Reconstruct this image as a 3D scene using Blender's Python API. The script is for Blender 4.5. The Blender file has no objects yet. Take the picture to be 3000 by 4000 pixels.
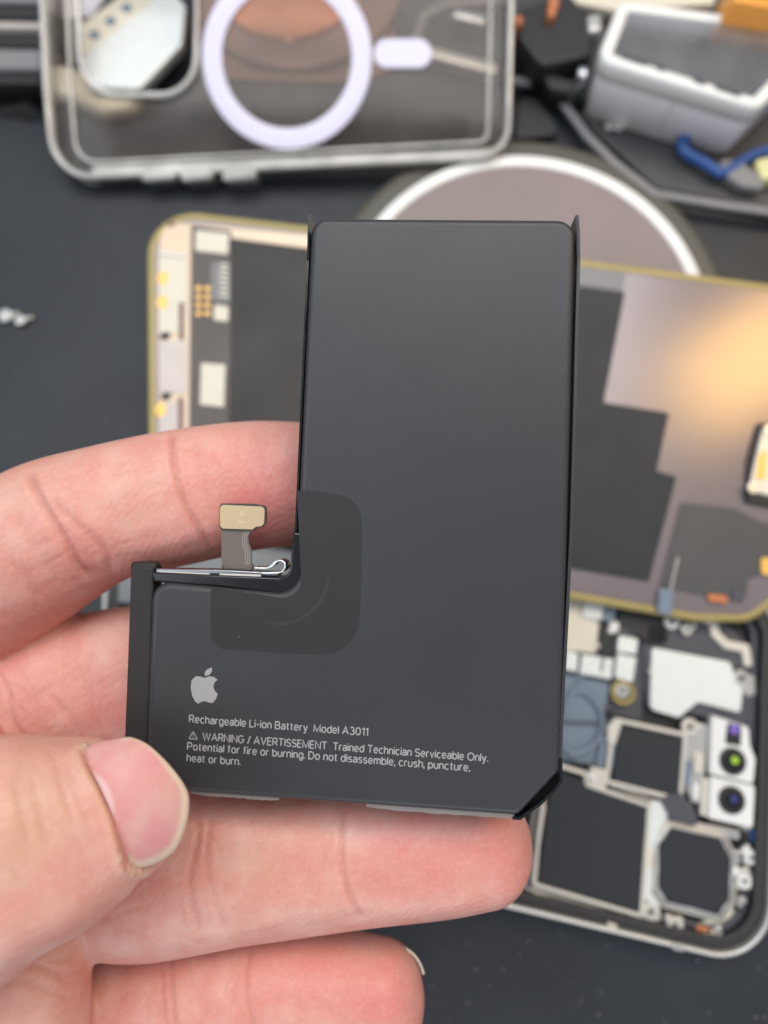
import bpy, bmesh, math, random
import numpy as np
from mathutils import Vector, Matrix
from mathutils.geometry import tessellate_polygon
random.seed(7); rng = np.random.default_rng(7)
sc = bpy.context.scene
COL = sc.collection

# ------------------------------------------------------------------ camera
MM = 0.001
PW, PH = 1659.0, 2212.0            # picture units used for reading positions off the photograph
F = PH * 24.0 / 36.0               # focal length in those units
TILT = math.radians(12)            # the camera leans 12 degrees away from straight down
Z0 = 180.0                         # mm from the lens to the mat along the axis
cam_d = bpy.data.cameras.new("camera"); cam = bpy.data.objects.new("camera", cam_d); COL.objects.link(cam)
cam_d.sensor_fit = 'VERTICAL'; cam_d.sensor_height = 36; cam_d.sensor_width = 27; cam_d.lens = 24
cam_d.clip_start = 0.005; cam_d.clip_end = 20
CR = Matrix.Rotation(TILT, 3, 'X')
CL = Vector((0, -Z0 * math.sin(TILT), Z0 * math.cos(TILT)))   # mm; optical axis meets the mat at the origin
cam.location = CL * MM; cam.rotation_euler = (TILT, 0, 0)
cam_d.dof.use_dof = True; cam_d.dof.focus_distance = 95.5 * MM; cam_d.dof.aperture_fstop = 9.6
sc.camera = cam
sc.render.resolution_x = 768; sc.render.resolution_y = 1024

# ------------------------------------------------------------------ light
w = bpy.data.worlds.new("World"); sc.world = w; w.use_nodes = True
bg = w.node_tree.nodes['Background']; bg.inputs[0].default_value = (0.80, 0.88, 1.0, 1); bg.inputs[1].default_value = 0.42
def area(name, loc, target, sx, sy, power, col):
    l = bpy.data.lights.new(name, 'AREA'); l.shape = 'RECTANGLE'; l.size = sx; l.size_y = sy
    l.energy = power; l.color = col
    o = bpy.data.objects.new(name, l); COL.objects.link(o); o.location = loc
    o.rotation_euler = (Vector(target) - Vector(loc)).to_track_quat('-Z', 'Y').to_euler()
    return o
area("ceiling_panel", (0.02, 0.30, 0.72), (0, 0, 0.05), 0.70, 0.42, 4.4, (1.0, 0.985, 0.97))
area("room_light", (0.10, -0.95, 0.42), (0, 0.05, 0.03), 0.70, 0.35, 2.4, (1.0, 0.98, 0.96))
area("window_light", (-0.55, -0.05, 0.60), (0, 0, 0.05), 0.40, 0.50, 1.6, (0.90, 0.95, 1.0))
sc.view_settings.view_transform = 'Standard'; sc.view_settings.look = 'None'
sc.view_settings.exposure = 0.0; sc.view_settings.gamma = 1.0
sc.render.engine = 'CYCLES'

# ------------------------------------------------------------------ geometry helpers
def c2w(p):                        # camera space (mm) to world (mm)
    return CR @ Vector(p) + CL
class Plane:
    """a flat thing's own plane, by its depth along the axis and its two slopes"""
    def __init__(s, z0, ax=0.0, ay=0.0):
        s.z0, s.ax, s.ay = z0, ax, ay
        s.o = s.hit(PW/2, PH/2)
        a, b = s.hit(PW/2+100, PH/2), s.hit(PW/2, PH/2-100)
        s.u = (a - s.o).normalized()
        s.n = (a - s.o).cross(b - s.o).normalized()
        s.v = s.n.cross(s.u)
    def depth(s, x, y): return s.z0 / (1 + s.ax*(x-PW/2)/F + s.ay*(y-PH/2)/F)
    def hit(s, x, y):
        z = s.depth(x, y); return c2w(((x-PW/2)/F*z, -(y-PH/2)/F*z, -z))
    def uv(s, x, y):
        d = s.hit(x, y) - s.o; return Vector((d.dot(s.u), d.dot(s.v)))
    def w(s, a, b, h=0.0): return s.o + s.u*a + s.v*b + s.n*h
    def pt(s, x, y, h=0.0):
        a = s.uv(x, y); return s.w(a.x, a.y, h)
    def mm(s, x, y, px): return px * s.depth(x, y) / F
def table(h): return Plane(Z0 - h/math.cos(TILT), 0.0, math.tan(TILT))
T0 = table(0)

ROOT = {}
def thing(name, label, cat, at, group=None):
    o = bpy.data.objects.new(name, None); COL.objects.link(o)
    o.empty_display_size = 0.005
    o.location = at * MM; o['label'] = label; o['category'] = cat
    if group: o['group'] = group
    ROOT[o.name] = at.copy()
    return o
def base_of(par):
    v = Vector((0, 0, 0))
    while par is not None: v = v + Vector(par.location)/MM; par = par.parent
    return v
def link(name, verts, faces, mat, parent=None, smooth=None):
    b = base_of(parent)
    me = bpy.data.meshes.new(name)
    me.from_pydata([tuple((Vector(p)-b)*MM) for p in verts], [], faces)
    me.materials.append(mat)
    if smooth is not None:
        me.polygons.foreach_set('use_smooth', [bool(smooth[i]) for i in range(len(faces))] if not isinstance(smooth, bool) else [smooth]*len(faces))
    me.validate()
    bm = bmesh.new(); bm.from_mesh(me); bmesh.ops.recalc_face_normals(bm, faces=bm.faces); bm.to_mesh(me); bm.free()
    o = bpy.data.objects.new(name, me); COL.objects.link(o)
    if parent: o.parent = parent
    return o
def tag(o, label, cat, group=None):
    o['label'] = label; o['category'] = cat
    if group: o['group'] = group
    return o
def clean(o, e=0.012):
    q = []
    for p in o:
        if not q or (p-q[-1]).length > e: q.append(p)
    while len(q) > 3 and (q[0]-q[-1]).length < e: q.pop()
    return q
def cap(o, base, flip=False):
    """ear-clipped triangles for a flat outline that may be concave"""
    return [tuple(base+i for i in (t[::-1] if flip else t)) for t in tessellate_polygon([[Vector((p.x, p.y, 0)) for p in o]])]
def rounded(pts, seg=8):
    """pts: (Vector2, radius mm) -> outline"""
    out = []; n = len(pts)
    for i in range(n):
        p, r = pts[i]; a = pts[i-1][0]; c = pts[(i+1) % n][0]
        d1 = (a-p); d2 = (c-p); l1, l2 = d1.length, d2.length
        if r < 1e-4 or l1 < 1e-6 or l2 < 1e-6: out.append(p.copy()); continue
        d1 /= l1; d2 /= l2
        cosx = max(-1, min(1, d1.dot(d2))); ang = math.acos(cosx)
        if ang > math.radians(176): out.append(p.copy()); continue
        t = min(r/math.tan(ang/2), 0.48*min(l1, l2)); rr = t*math.tan(ang/2)
        cen = p + (d1+d2).normalized()*(rr/math.sin(ang/2))
        s = p + d1*t; e = p + d2*t
        a0 = math.atan2(s.y-cen.y, s.x-cen.x); a1 = math.atan2(e.y-cen.y, e.x-cen.x)
        da = (a1-a0+math.pi) % (2*math.pi) - math.pi
        for k in range(seg+1):
            th = a0 + da*k/seg; out.append(Vector((cen.x+rr*math.cos(th), cen.y+rr*math.sin(th))))
    return out
def outl(pl, px, seg=8, r=0):
    """px: (x, y[, radius px]) read off the picture, laid on the plane"""
    L = []
    for p in px:
        rad = p[2] if len(p) > 2 else r
        L.append((pl.uv(p[0], p[1]), pl.mm(p[0], p[1], rad)))
    return rounded(L, seg)
def circ(pl, x, y, rpx, n=32, k=1.0):
    c = pl.uv(x, y); r = pl.mm(x, y, rpx)
    return [c + Vector((math.cos(2*math.pi*i/n), math.sin(2*math.pi*i/n)*k))*r for i in range(n)]
def offs(o, d):
    """inward offset of a closed outline"""
    n = len(o); A = sum(o[i].x*o[(i+1)%n].y - o[(i+1)%n].x*o[i].y for i in range(n))
    sg = 1 if A > 0 else -1; res = []
    for i in range(n):
        a, p, c = o[i-1], o[i], o[(i+1)%n]
        t1 = (p-a); t2 = (c-p)
        if t1.length < 1e-7: t1 = t2
        if t2.length < 1e-7: t2 = t1
        t1 = t1.normalized(); t2 = t2.normalized()
        n1 = Vector((-t1.y, t1.x))*sg; n2 = Vector((-t2.y, t2.x))*sg
        m = n1+n2
        if m.length < 1e-6: m = n1.copy()
        m = m.normalized(); res.append(p + m*d/max(0.45, m.dot(n1)))
    return res
def slab(name, pl, o, h0, h1, mat, parent=None, bev=0.0, seg=3, both=False):
    o = clean(o); n = len(o); rings = []
    if both and bev > 0:
        for k in range(seg):
            a = math.pi/2*k/seg; rings.append((offs(o, bev*(1-math.sin(a))), h0+bev*(1-math.cos(a))))
        rings.append((o, h0+bev))
    else: rings.append((o, h0))
    if bev > 0:
        for k in range(seg+1):
            a = math.pi/2*k/seg; rings.append((offs(o, bev*(1-math.cos(a))), h1-bev+bev*math.sin(a)))
    else: rings.append((o, h1))
    V = []; Fc = []; S = []
    for (q, h) in rings: V += [pl.w(p.x, p.y, h) for p in q]
    for r in range(len(rings)-1):
        for i in range(n):
            j = (i+1) % n; Fc.append((r*n+i, r*n+j, (r+1)*n+j, (r+1)*n+i)); S.append(bev > 0)
    for bs, ring in ((0, rings[0][0]), ((len(rings)-1)*n, rings[-1][0])):
        if n <= 4: Fc.append(tuple(bs+i for i in range(n))); S.append(False)
        else:
            for t in cap(ring, bs): Fc.append(t); S.append(False)
    return link(name, V, Fc, mat, parent, S)
def band(name, pl, o, wid, h0, h1, mat, parent=None, bev=0.0, seg=3):
    """a rim of the given width running round inside an outline"""
    bev = min(bev, wid*0.49, (h1-h0)*0.95) if bev else 0
    prof = [(0, h0)]
    if bev > 0:
        for k in range(seg+1):
            a = math.pi/2*k/seg; prof.append((bev*(1-math.cos(a)), h1-bev+bev*math.sin(a)))
        for k in range(seg+1):
            a = math.pi/2*k/seg; prof.append((wid-bev+bev*math.sin(a), h1-bev+bev*math.cos(a)))
    else: prof += [(0, h1), (wid, h1)]
    prof.append((wid, h0)); m = len(prof); n = len(o); V = []; Fc = []
    for d, h in prof:
        q = offs(o, d) if d else o
        V += [pl.w(p.x, p.y, h) for p in q]
    for r in range(m):
        r2 = (r+1) % m
        for i in range(n):
            j = (i+1) % n; Fc.append((r*n+i, r*n+j, r2*n+j, r2*n+i))
    return link(name, V, Fc, mat, parent, bev > 0)
def spline(P, sub=8):
    P = [Vector(p) for p in P]; out = []
    for i in range(len(P)-1):
        p0 = P[max(0, i-1)]; p1 = P[i]; p2 = P[i+1]; p3 = P[min(len(P)-1, i+2)]
        for k in range(sub):
            t = k/sub
            out.append(0.5*((2*p1)+(p2-p0)*t+(2*p0-5*p1+4*p2-p3)*t*t+(3*p1-p0-3*p2+p3)*t**3))
    out.append(P[-1]); return out
def tube(name, pts, r, mat, parent=None, sub=6, n=12, flat=1.0, nor=None):
    C = spline(pts, sub) if sub > 1 else [Vector(p) for p in pts]
    V = []; Fc = []; ref = nor or Vector((0, 0, 1))
    for i, c in enumerate(C):
        t = (C[min(i+1, len(C)-1)] - C[max(i-1, 0)]).normalized()
        a = t.cross(ref)
        a = a.normalized() if a.length > 1e-4 else Vector((1, 0, 0)); b = a.cross(t)
        for k in range(n):
            th = 2*math.pi*k/n; V.append(c + a*math.cos(th)*r + b*math.sin(th)*r*flat)
    for i in range(len(C)-1):
        for k in range(n):
            l = (k+1) % n; Fc.append((i*n+k, i*n+l, (i+1)*n+l, (i+1)*n+k))
    Fc.append(tuple(range(n))[::-1]); Fc.append(tuple((len(C)-1)*n+k for k in range(n)))
    return link(name, V, Fc, mat, parent, True)
def strip(name, pl, pts, wpx, h0, h1, mat, parent=None, bev=0.0):
    """a flat bar of constant width along a path of picture points"""
    C = [pl.uv(x, y) for x, y in pts]; L = []; R = []
    wd = pl.mm(pts[0][0], pts[0][1], wpx)/2
    for i, c in enumerate(C):
        t1 = (C[i]-C[i-1]).normalized() if i else (C[1]-C[0]).normalized()
        t2 = (C[i+1]-C[i]).normalized() if i < len(C)-1 else t1
        t = (t1+t2).normalized(); nn = Vector((-t.y, t.x)); k = 1/max(.6, nn.dot(Vector((-t1.y, t1.x))))
        L.append(c+nn*wd*k); R.append(c-nn*wd*k)
    o = rounded([(p, wd*0.6) for p in L + R[::-1]], 4)
    return slab(name, pl, o, h0, h1, mat, parent, bev)

# ------------------------------------------------------------------ materials
def mat(name, col, rough=0.5, metal=0.0, var=0.08, vs=600, bump=0.0, bs=4000, spec=0.5, coat=0.0, rv=0.08):
    m = bpy.data.materials.new(name); m.use_nodes = True; t = m.node_tree; N = t.nodes; L = t.links
    b = N['Principled BSDF']
    tc = N.new('ShaderNodeTexCoord'); nz = N.new('ShaderNodeTexNoise'); nz.inputs['Scale'].default_value = vs; nz.inputs['Detail'].default_value = 5
    L.new(tc.outputs['Object'], nz.inputs['Vector'])
    mx = N.new('ShaderNodeMix'); mx.data_type = 'RGBA'
    mx.inputs[6].default_value = tuple(max(0, c*(1-var)) for c in col)+(1,); mx.inputs[7].default_value = tuple(min(1, c*(1+var)) for c in col)+(1,)
    L.new(nz.outputs['Fac'], mx.inputs[0]); L.new(mx.outputs[2], b.inputs['Base Color'])
    mr = N.new('ShaderNodeMapRange'); mr.inputs[3].default_value = max(0.02, rough-rv); mr.inputs[4].default_value = min(1, rough+rv)
    nz2 = N.new('ShaderNodeTexNoise'); nz2.inputs['Scale'].default_value = vs*0.4; L.new(tc.outputs['Object'], nz2.inputs['Vector'])
    L.new(nz2.outputs['Fac'], mr.inputs[0]); L.new(mr.outputs[0], b.inputs['Roughness'])
    b.inputs['Metallic'].default_value = metal; b.inputs['Specular IOR Level'].default_value = spec
    b.inputs['Coat Weight'].default_value = coat; b.inputs['Coat Roughness'].default_value = 0.08
    if bump:
        n3 = N.new('ShaderNodeTexNoise'); n3.inputs['Scale'].default_value = bs; n3.inputs['Detail'].default_value = 4
        L.new(tc.outputs['Object'], n3.inputs['Vector'])
        bp = N.new('ShaderNodeBump'); bp.inputs['Strength'].default_value = bump; bp.inputs['Distance'].default_value = 0.0001
        L.new(n3.outputs['Fac'], bp.inputs['Height']); L.new(bp.outputs[0], b.inputs['Normal'])
    return m
def clear(name, tint, milk, rough=0.08, milkcol=(0.8, 0.78, 0.74), ior=1.5):
    """clear plastic: mostly see-through, a little milky, glossy"""
    m = bpy.data.materials.new(name); m.use_nodes = True; t = m.node_tree; N = t.nodes; L = t.links
    N.remove(N['Principled BSDF']); out = N['Material Output']
    tr = N.new('ShaderNodeBsdfTransparent'); tr.inputs[0].default_value = tint+(1,)
    df = N.new('ShaderNodeBsdfPrincipled'); df.inputs['Base Color'].default_value = milkcol+(1,); df.inputs['Roughness'].default_value = 0.25
    gl = N.new('ShaderNodeBsdfGlossy'); gl.inputs['Roughness'].default_value = rough
    m1 = N.new('ShaderNodeMixShader')
    tc = N.new('ShaderNodeTexCoord'); nz = N.new('ShaderNodeTexNoise'); nz.inputs['Scale'].default_value = 90; nz.inputs['Detail'].default_value = 5
    mr = N.new('ShaderNodeMapRange'); mr.inputs[1].default_value = 0.3; mr.inputs[2].default_value = 0.7
    mr.inputs[3].default_value = milk*0.7; mr.inputs[4].default_value = min(1, milk*1.35)
    L.new(tc.outputs['Object'], nz.inputs['Vector']); L.new(nz.outputs['Fac'], mr.inputs[0]); L.new(mr.outputs[0], m1.inputs[0])
    L.new(tr.outputs[0], m1.inputs[1]); L.new(df.outputs[0], m1.inputs[2])
    fr = N.new('ShaderNodeFresnel'); fr.inputs[0].default_value = ior
    m2 = N.new('ShaderNodeMixShader'); L.new(fr.outputs[0], m2.inputs[0]); L.new(m1.outputs[0], m2.inputs[1]); L.new(gl.outputs[0], m2.inputs[2])
    L.new(m2.outputs[0], out.inputs['Surface'])
    return m
M = {}
M['mat'] = mat('mat_rubber', (0.025, 0.029, 0.036), 0.48, var=0.40, vs=35, bump=0.5, bs=1500, spec=0.4)
M['wrap'] = mat('battery_wrap', (0.034, 0.0355, 0.040), 0.42, var=0.10, vs=120, bump=0.14, bs=9000, spec=0.5, rv=0.055)
M['patch'] = mat('battery_patch', (0.026, 0.026, 0.029), 0.54, var=0.05, vs=200, bump=0.15, bs=9000, spec=0.35, rv=0.03)
M['flap'] = mat('battery_flap', (0.026, 0.024, 0.024), 0.58, var=0.08, vs=300, bump=0.1, bs=8000, spec=0.4, rv=0.03)
M['glossblack'] = mat('gloss_black', (0.006, 0.006, 0.007), 0.16, var=0.1, spec=0.6)
M['print'] = mat('grey_print', (0.33, 0.325, 0.335), 0.55, var=0.05, vs=2000)
M['gold'] = mat('gold_plate', (0.55, 0.43, 0.26), 0.45, metal=0.45, var=0.05, vs=3000, bump=0.05)
M['flex'] = mat('brown_flex', (0.16, 0.135, 0.115), 0.42, metal=0.35, var=0.06, vs=900)
M['flexdark'] = mat('flex_edge', (0.05, 0.04, 0.035), 0.4)
M['trace'] = mat('flex_trace', (0.30, 0.27, 0.25), 0.35, metal=0.4)
M['chrome'] = mat('bright_metal', (0.82, 0.83, 0.84), 0.16, metal=1.0, var=0.04)
M['darkmetal'] = mat('dark_metal', (0.33, 0.33, 0.35), 0.2, metal=1.0, var=0.3, vs=250)
M['rimmetal'] = mat('rim_metal', (0.62, 0.62, 0.60), 0.4, metal=0.6, var=0.05)
M['steel'] = mat('satin_steel', (0.72, 0.71, 0.68), 0.34, metal=0.85, var=0.06, vs=400)
M['pale'] = mat('pale_bracket', (0.72, 0.69, 0.62), 0.42, metal=0.35, var=0.06, vs=500)
M['white'] = mat('white_plastic', (0.80, 0.81, 0.80), 0.35, var=0.03)
M['shield'] = mat('pale_shield', (0.80, 0.84, 0.82), 0.4, metal=0.2, var=0.04)
M['cream'] = mat('cream_plastic', (0.74, 0.70, 0.58), 0.45, var=0.06)
M['pinkgrey'] = mat('pinkish_metal', (0.52, 0.47, 0.44), 0.4, metal=0.2, var=0.05)
M['creampeach'] = mat('peach_frame', (0.62, 0.50, 0.37), 0.38, metal=0.25, var=0.07, vs=80)
M['goldrim'] = mat('gold_rim', (0.37, 0.30, 0.12), 0.45, metal=0.3, var=0.12, vs=200)
M['slate'] = mat('slate_film', (0.022, 0.025, 0.032), 0.6, var=0.06, vs=200, spec=0.45)
M['slate2'] = mat('slate_panel', (0.075, 0.078, 0.095), 0.45, var=0.08, vs=200)
M['dark'] = mat('dark_plastic', (0.020, 0.020, 0.022), 0.45, var=0.2, vs=200)
M['dark2'] = mat('dark_gasket', (0.035, 0.034, 0.036), 0.5, var=0.35, vs=700, bump=0.6, bs=2500)
M['innergrey'] = mat('inner_grey', (0.20, 0.215, 0.225), 0.35, metal=0.3, var=0.35, vs=60)
M['brownblack'] = mat('brown_black', (0.025, 0.021, 0.020), 0.55, var=0.1, vs=150)
M['backplate'] = mat('display_back_metal', (0.235, 0.200, 0.208), 0.21, metal=0.22, var=0.06, vs=60, rv=0.03)
M['greypad'] = mat('grey_pad', (0.075, 0.075, 0.080), 0.5, var=0.12, vs=80)
M['brownstrip'] = mat('brown_strip', (0.085, 0.070, 0.064), 0.45, var=0.1, vs=150)
M['copper'] = mat('copper', (0.62, 0.23, 0.10), 0.4, metal=0.35, var=0.25, vs=60)
M['orange'] = mat('orange_plastic', (0.85, 0.36, 0.06), 0.45, var=0.08)
M['orange2'] = mat('amber_film', (0.90, 0.55, 0.14), 0.4, metal=0.3, var=0.08)
M['blue'] = mat('blue_plastic', (0.025, 0.09, 0.30), 0.35, var=0.1)
M['yellow'] = mat('yellow_plastic', (0.70, 0.68, 0.35), 0.45, var=0.1)
M['lilac'] = mat('lilac_white', (0.74, 0.72, 0.90), 0.45, var=0.03)
M['tray'] = mat('white_tray', (0.86, 0.83, 0.87), 0.4, var=0.04)
M['purple'] = mat('purple_lens', (0.22, 0.14, 0.55), 0.15, coat=0.5)
M['green'] = mat('green_lens', (0.38, 0.60, 0.05), 0.12, coat=0.5)
M['bluecoat'] = mat('blue_lens', (0.05, 0.05, 0.20), 0.1, coat=0.6)
M['olive'] = mat('olive_rubber', (0.085, 0.080, 0.066), 0.4, var=0.1, vs=100)
M['plate'] = mat('charger_plate', (0.24, 0.195, 0.19), 0.45, metal=0.0, var=0.16, vs=28)
M['whitering'] = mat('white_ring', (0.86, 0.86, 0.85), 0.4, var=0.02)
M['bluegrey'] = mat('blue_grey_film', (0.20, 0.26, 0.33), 0.3, var=0.1, vs=200)
M['greylabel'] = mat('grey_label', (0.17, 0.175, 0.18), 0.35, var=0.5, vs=500)
M['fuzzy'] = mat('dark_cloth', (0.018, 0.019, 0.020), 0.9, var=0.6, vs=900, bump=1.0, bs=1200)
M['greyplastic'] = mat('grey_plastic', (0.22, 0.22, 0.23), 0.45, var=0.12, vs=100)
M['trayplate'] = mat('tool_tray', (0.055, 0.056, 0.060), 0.5, var=0.2, vs=150, bump=0.3, bs=800)
M['brown'] = mat('brown_card', (0.20, 0.105, 0.08), 0.45, var=0.15, vs=60)
M['clearwall'] = clear('clear_case_wall', (0.98, 0.97, 0.95), 0.55, milkcol=(0.95, 0.94, 0.90))
M['clearback'] = clear('clear_case_back', (0.95, 0.92, 0.89), 0.035, milkcol=(0.60, 0.50, 0.44), ior=1.28)
M['clearlid'] = clear('clear_lid', (0.95, 0.96, 1.0), 0.17, milkcol=(0.78, 0.80, 0.86))

# ------------------------------------------------------------------ the work mat
def sheet(name, pl, px, mat_):
    o = [pl.uv(x, y) for x, y in px]
    return link(name, [pl.w(p.x, p.y, 0) for p in o], [tuple(range(len(o)))], mat_, None, False)
s = 900
me_v = [Vector((-s, -s, 0)), Vector((s, -s, 0)), Vector((s, s, 0)), Vector((-s, s, 0))]
mat_o = link('work_mat', me_v, [(0, 1, 2, 3)], M['mat']); mat_o['kind'] = 'structure'

# crumbs and dust on the mat
V = []; Fc = []
for i in range(420):
    x = random.uniform(-40, 1700); y = random.choice([random.uniform(380, 1000), random.uniform(1980, 2230)]); r = random.choice([0.10, 0.14, 0.2, 0.3, .45])*random.uniform(.6, 1.1)
    c = T0.pt(x, y, r*0.6); b = len(V)
    for d in ((1, 0, 0), (0, 1, 0), (-1, 0, 0), (0, -1, 0), (0, 0, 1), (0, 0, -.6)):
        V.append(c + Vector(d)*r*random.uniform(.5, 1.2))
    for a in ((0, 1, 4), (1, 2, 4), (2, 3, 4), (3, 0, 4), (1, 0, 5), (2, 1, 5), (3, 2, 5), (0, 3, 5)): Fc.append(tuple(b+k for k in a))
dust = link('dust', V, Fc, M['greyplastic']); dust['kind'] = 'stuff'; dust['label'] = 'pale crumbs and dust on the dark mat'; dust['category'] = 'dust'

# ------------------------------------------------------------------ battery
BP = Plane(95.6, 0.092, 0.0)
bat = thing('battery', 'black L-shaped phone battery with grey printing, held between thumb and fingers', 'battery', BP.pt(800, 1500, -5))
TH = 4.6
cell_px = [(672, 468, 34), (1245, 472, 40), (1226, 1200, 0), (1210, 1668, 24), (1120, 1765, 28), (404, 1714, 8), (310, 1706, 6), (326, 1254, 42), (648, 1284, 50), (643, 1100, 0)]
cell = slab('cell', BP, outl(BP, cell_px, 10), -TH, 0, M['wrap'], bat, bev=1.0, seg=6, both=True)
# thin black film wrapped round the sides, standing a little proud
def film(name, px, h0, h1, th=0.18, m='glossblack', lift=None):
    C = [BP.uv(x, y) for x, y in px]; V = []; Fc = []
    for i, c in enumerate(C):
        t = (C[min(i+1, len(C)-1)]-C[max(i-1, 0)]).normalized(); nn = Vector((-t.y, t.x))*th/2
        hh = h1 + (lift[i] if lift else 0)
        V += [BP.w(*(c-nn), h0), BP.w(*(c+nn), h0), BP.w(*(c+nn), hh), BP.w(*(c-nn), hh)]
    for i in range(len(C)-1):
        for k in range(4):
            l = (k+1) % 4; Fc.append((i*4+k, i*4+l, (i+1)*4+l, (i+1)*4+k))
    Fc.append((3, 2, 1, 0)); n = 4*(len(C)-1); Fc.append((n, n+1, n+2, n+3))
    return link(name, V, Fc, M[m], bat, False)
film('side_film', [(1247, 464), (1250, 500), (1252, 560), (1248, 700), (1243, 900), (1236, 1150), (1226, 1350), (1218, 1500), (1212, 1640)], -TH, -0.55, 0.42, 'wrap', [0.5, .3, 0, 0, 0, 0, 0, 0, 0])
film('side_film', [(668, 462), (666, 500), (663, 560), (657, 700), (648, 900), (640, 1080), (634, 1200)], -TH, -0.6, 0.30, 'glossblack', [.5, .4, 0, 0, 0, 0, 0])
film('side_film', [(1213, 1640), (1214, 1690), (1198, 1712), (1166, 1742), (1124, 1772), (1108, 1771)], -TH, -0.5, 0.4, 'glossblack')
# left flange with folded seam
slab('side_flap', BP, outl(BP, [(276, 1222, 8), (326, 1226, 6), (318, 1500), (310, 1706), (258, 1700), (266, 1500)], 5), -TH+0.6, -0.9, M['flap'], bat, bev=0.35)
tube('flap_fold', [BP.pt(275, 1230, -2.2), BP.pt(300, 1228.5, -2.2), BP.pt(326, 1230, -2.2)], 1.0, M['flap'], bat, sub=3)
# notch: glossy black wall, silver strip, folded flex
slab('notch_wall', BP, outl(BP, [(322, 1236, 5), (470, 1243), (623, 1249, 26), (631, 1150, 3), (650, 1150, 3), (652, 1290, 50), (470, 1268), (330, 1258, 6)], 8), -TH+0.3, -0.42, M['glossblack'], bat, bev=0.3)
slab('metal_strip', BP, outl(BP, [(330, 1229, 2), (480, 1232), (600, 1238, 8), (597, 1247, 3), (480, 1243), (330, 1239, 2)], 4), -3.0, -0.95, M['darkmetal'], bat, bev=0.2)
slab('cell_tab', BP, outl(BP, [(338, 1236, 1), (448, 1240, 1), (448, 1244.5, 1), (338, 1241, 1)], 3), -2.5, -0.80, M['pale'], bat, bev=0.05)
slab('cell_tab', BP, outl(BP, [(470, 1240, 1), (560, 1243, 1), (560, 1247.5, 1), (470, 1245, 1)], 3), -2.5, -0.80, M['pale'], bat, bev=0.05)
# flex loop: a ribbon standing on edge that curls round
loop = [(545, 1228), (570, 1228), (584, 1222), (592, 1214), (603, 1212), (612, 1217), (613, 1227), (604, 1236), (585, 1239), (560, 1239)]
C = spline([BP.pt(x, y, -0.6) for x, y in loop], 5); V = []; Fc = []
for i, c in enumerate(C):
    t = (C[min(i+1, len(C)-1)]-C[max(i-1, 0)]).normalized(); nn = t.cross(BP.n).normalized()*0.13
    V += [c-nn, c+nn, c+nn-BP.n*3, c-nn-BP.n*3]
for i in range(len(C)-1):
    for k in range(4):
        l = (k+1) % 4; Fc.append((i*4+k, i*4+l, (i+1)*4+l, (i+1)*4+k))
Fc.append((3, 2, 1, 0)); n = 4*(len(C)-1); Fc.append((n, n+1, n+2, n+3))
link('flex_loop', V, Fc, M['chrome'], bat, True)
# connector
slab('flex_neck', BP, outl(BP, [(473, 1136, 3), (555, 1138, 2), (541, 1146, 0), (533.5, 1158), (534, 1172), (540, 1188), (541, 1224, 3), (475, 1223, 4)], 4), -1.0, -0.75, M['flex'], bat, bev=0.05)
for k in range(3):
    strip('flex_trace', BP, [(534-k*4.5, 1148), (529-k*4.3, 1160), (529-k*4.3, 1174), (535-k*4.2, 1192), (536-k*4.2, 1221)], 2.2, -0.76, -0.70, M['trace'], bat)
tube('neck_bend', [BP.pt(475, 1224.5, -1.3), BP.pt(508, 1226, -1.3), BP.pt(541, 1227, -1.3)], 0.5, M['flex'], bat, sub=2, n=14)
pcb_px = [(472, 1087, 9), (545, 1088), (574, 1092, 9), (573, 1130, 5), (566, 1139, 5), (553, 1141, 6), (545, 1147, 6), (472, 1144, 6)]
slab('connector_board', BP, outl(BP, pcb_px, 5), -0.80, -0.35, M['flexdark'], bat, bev=0.06)
g_px = [(473.5, 1090, 9), (571, 1094.5, 10), (569.5, 1131, 6), (563, 1137, 5), (552, 1138, 6), (544, 1144, 5), (474, 1142, 9)]
gp = slab('contact_plate', BP, outl(BP, g_px, 6), -0.38, -0.24, M['gold'], bat, bev=0.05)
M['goldmark'] = mat('gold_mark', (0.70, 0.54, 0.32), 0.5, metal=0.4)
slab('plus_mark', BP, outl(BP, [(520, 1104), (522, 1104), (522, 1108.5), (526, 1108.5), (526, 1110.5), (522, 1110.5), (522, 1115), (520, 1115), (520, 1110.5), (516, 1110.5), (516, 1108.5), (520, 1108.5)], 1), -0.24, -0.232, M['goldmark'], gp)
slab('minus_mark', BP, outl(BP, [(513, 1126), (529, 1126.6), (529, 1129), (513, 1128.4)], 1), -0.24, -0.232, M['goldmark'], gp)
# dark adhesive patch following the inner corner
ppx = [(642, 1060), (690, 1061, 60), (781, 1080, 95), (781, 1250), (772, 1417, 105), (600, 1410), (455, 1400, 105), (455, 1330), (456, 1270, 6), (560, 1284), (652, 1298, 52)]
po = outl(BP, ppx, 10)
slab('dark_patch', BP, po, -0.02, 0.035, M['patch'], bat, bev=0.02)
# faint ring pressed in the patch
cc = BP.uv(600, 1235); V = []; Fc = []
rr = BP.mm(600, 1235, 112); n = 0
for k in range(41):
    th = math.radians(-105 + 100*k/40)
    for r_ in (rr-0.25, rr+0.25):
        V.append(BP.w(cc.x+math.cos(th)*r_, cc.y+math.sin(th)*r_, 0.040+.0))
for k in range(40): Fc.append((2*k, 2*k+1, 2*k+3, 2*k+2))
M['ringmark'] = mat('ring_mark', (0.0268, 0.0268, 0.030), 0.536, var=0.05)
link('faint_ring', V, Fc, M['ringmark'], bat, True)

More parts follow.
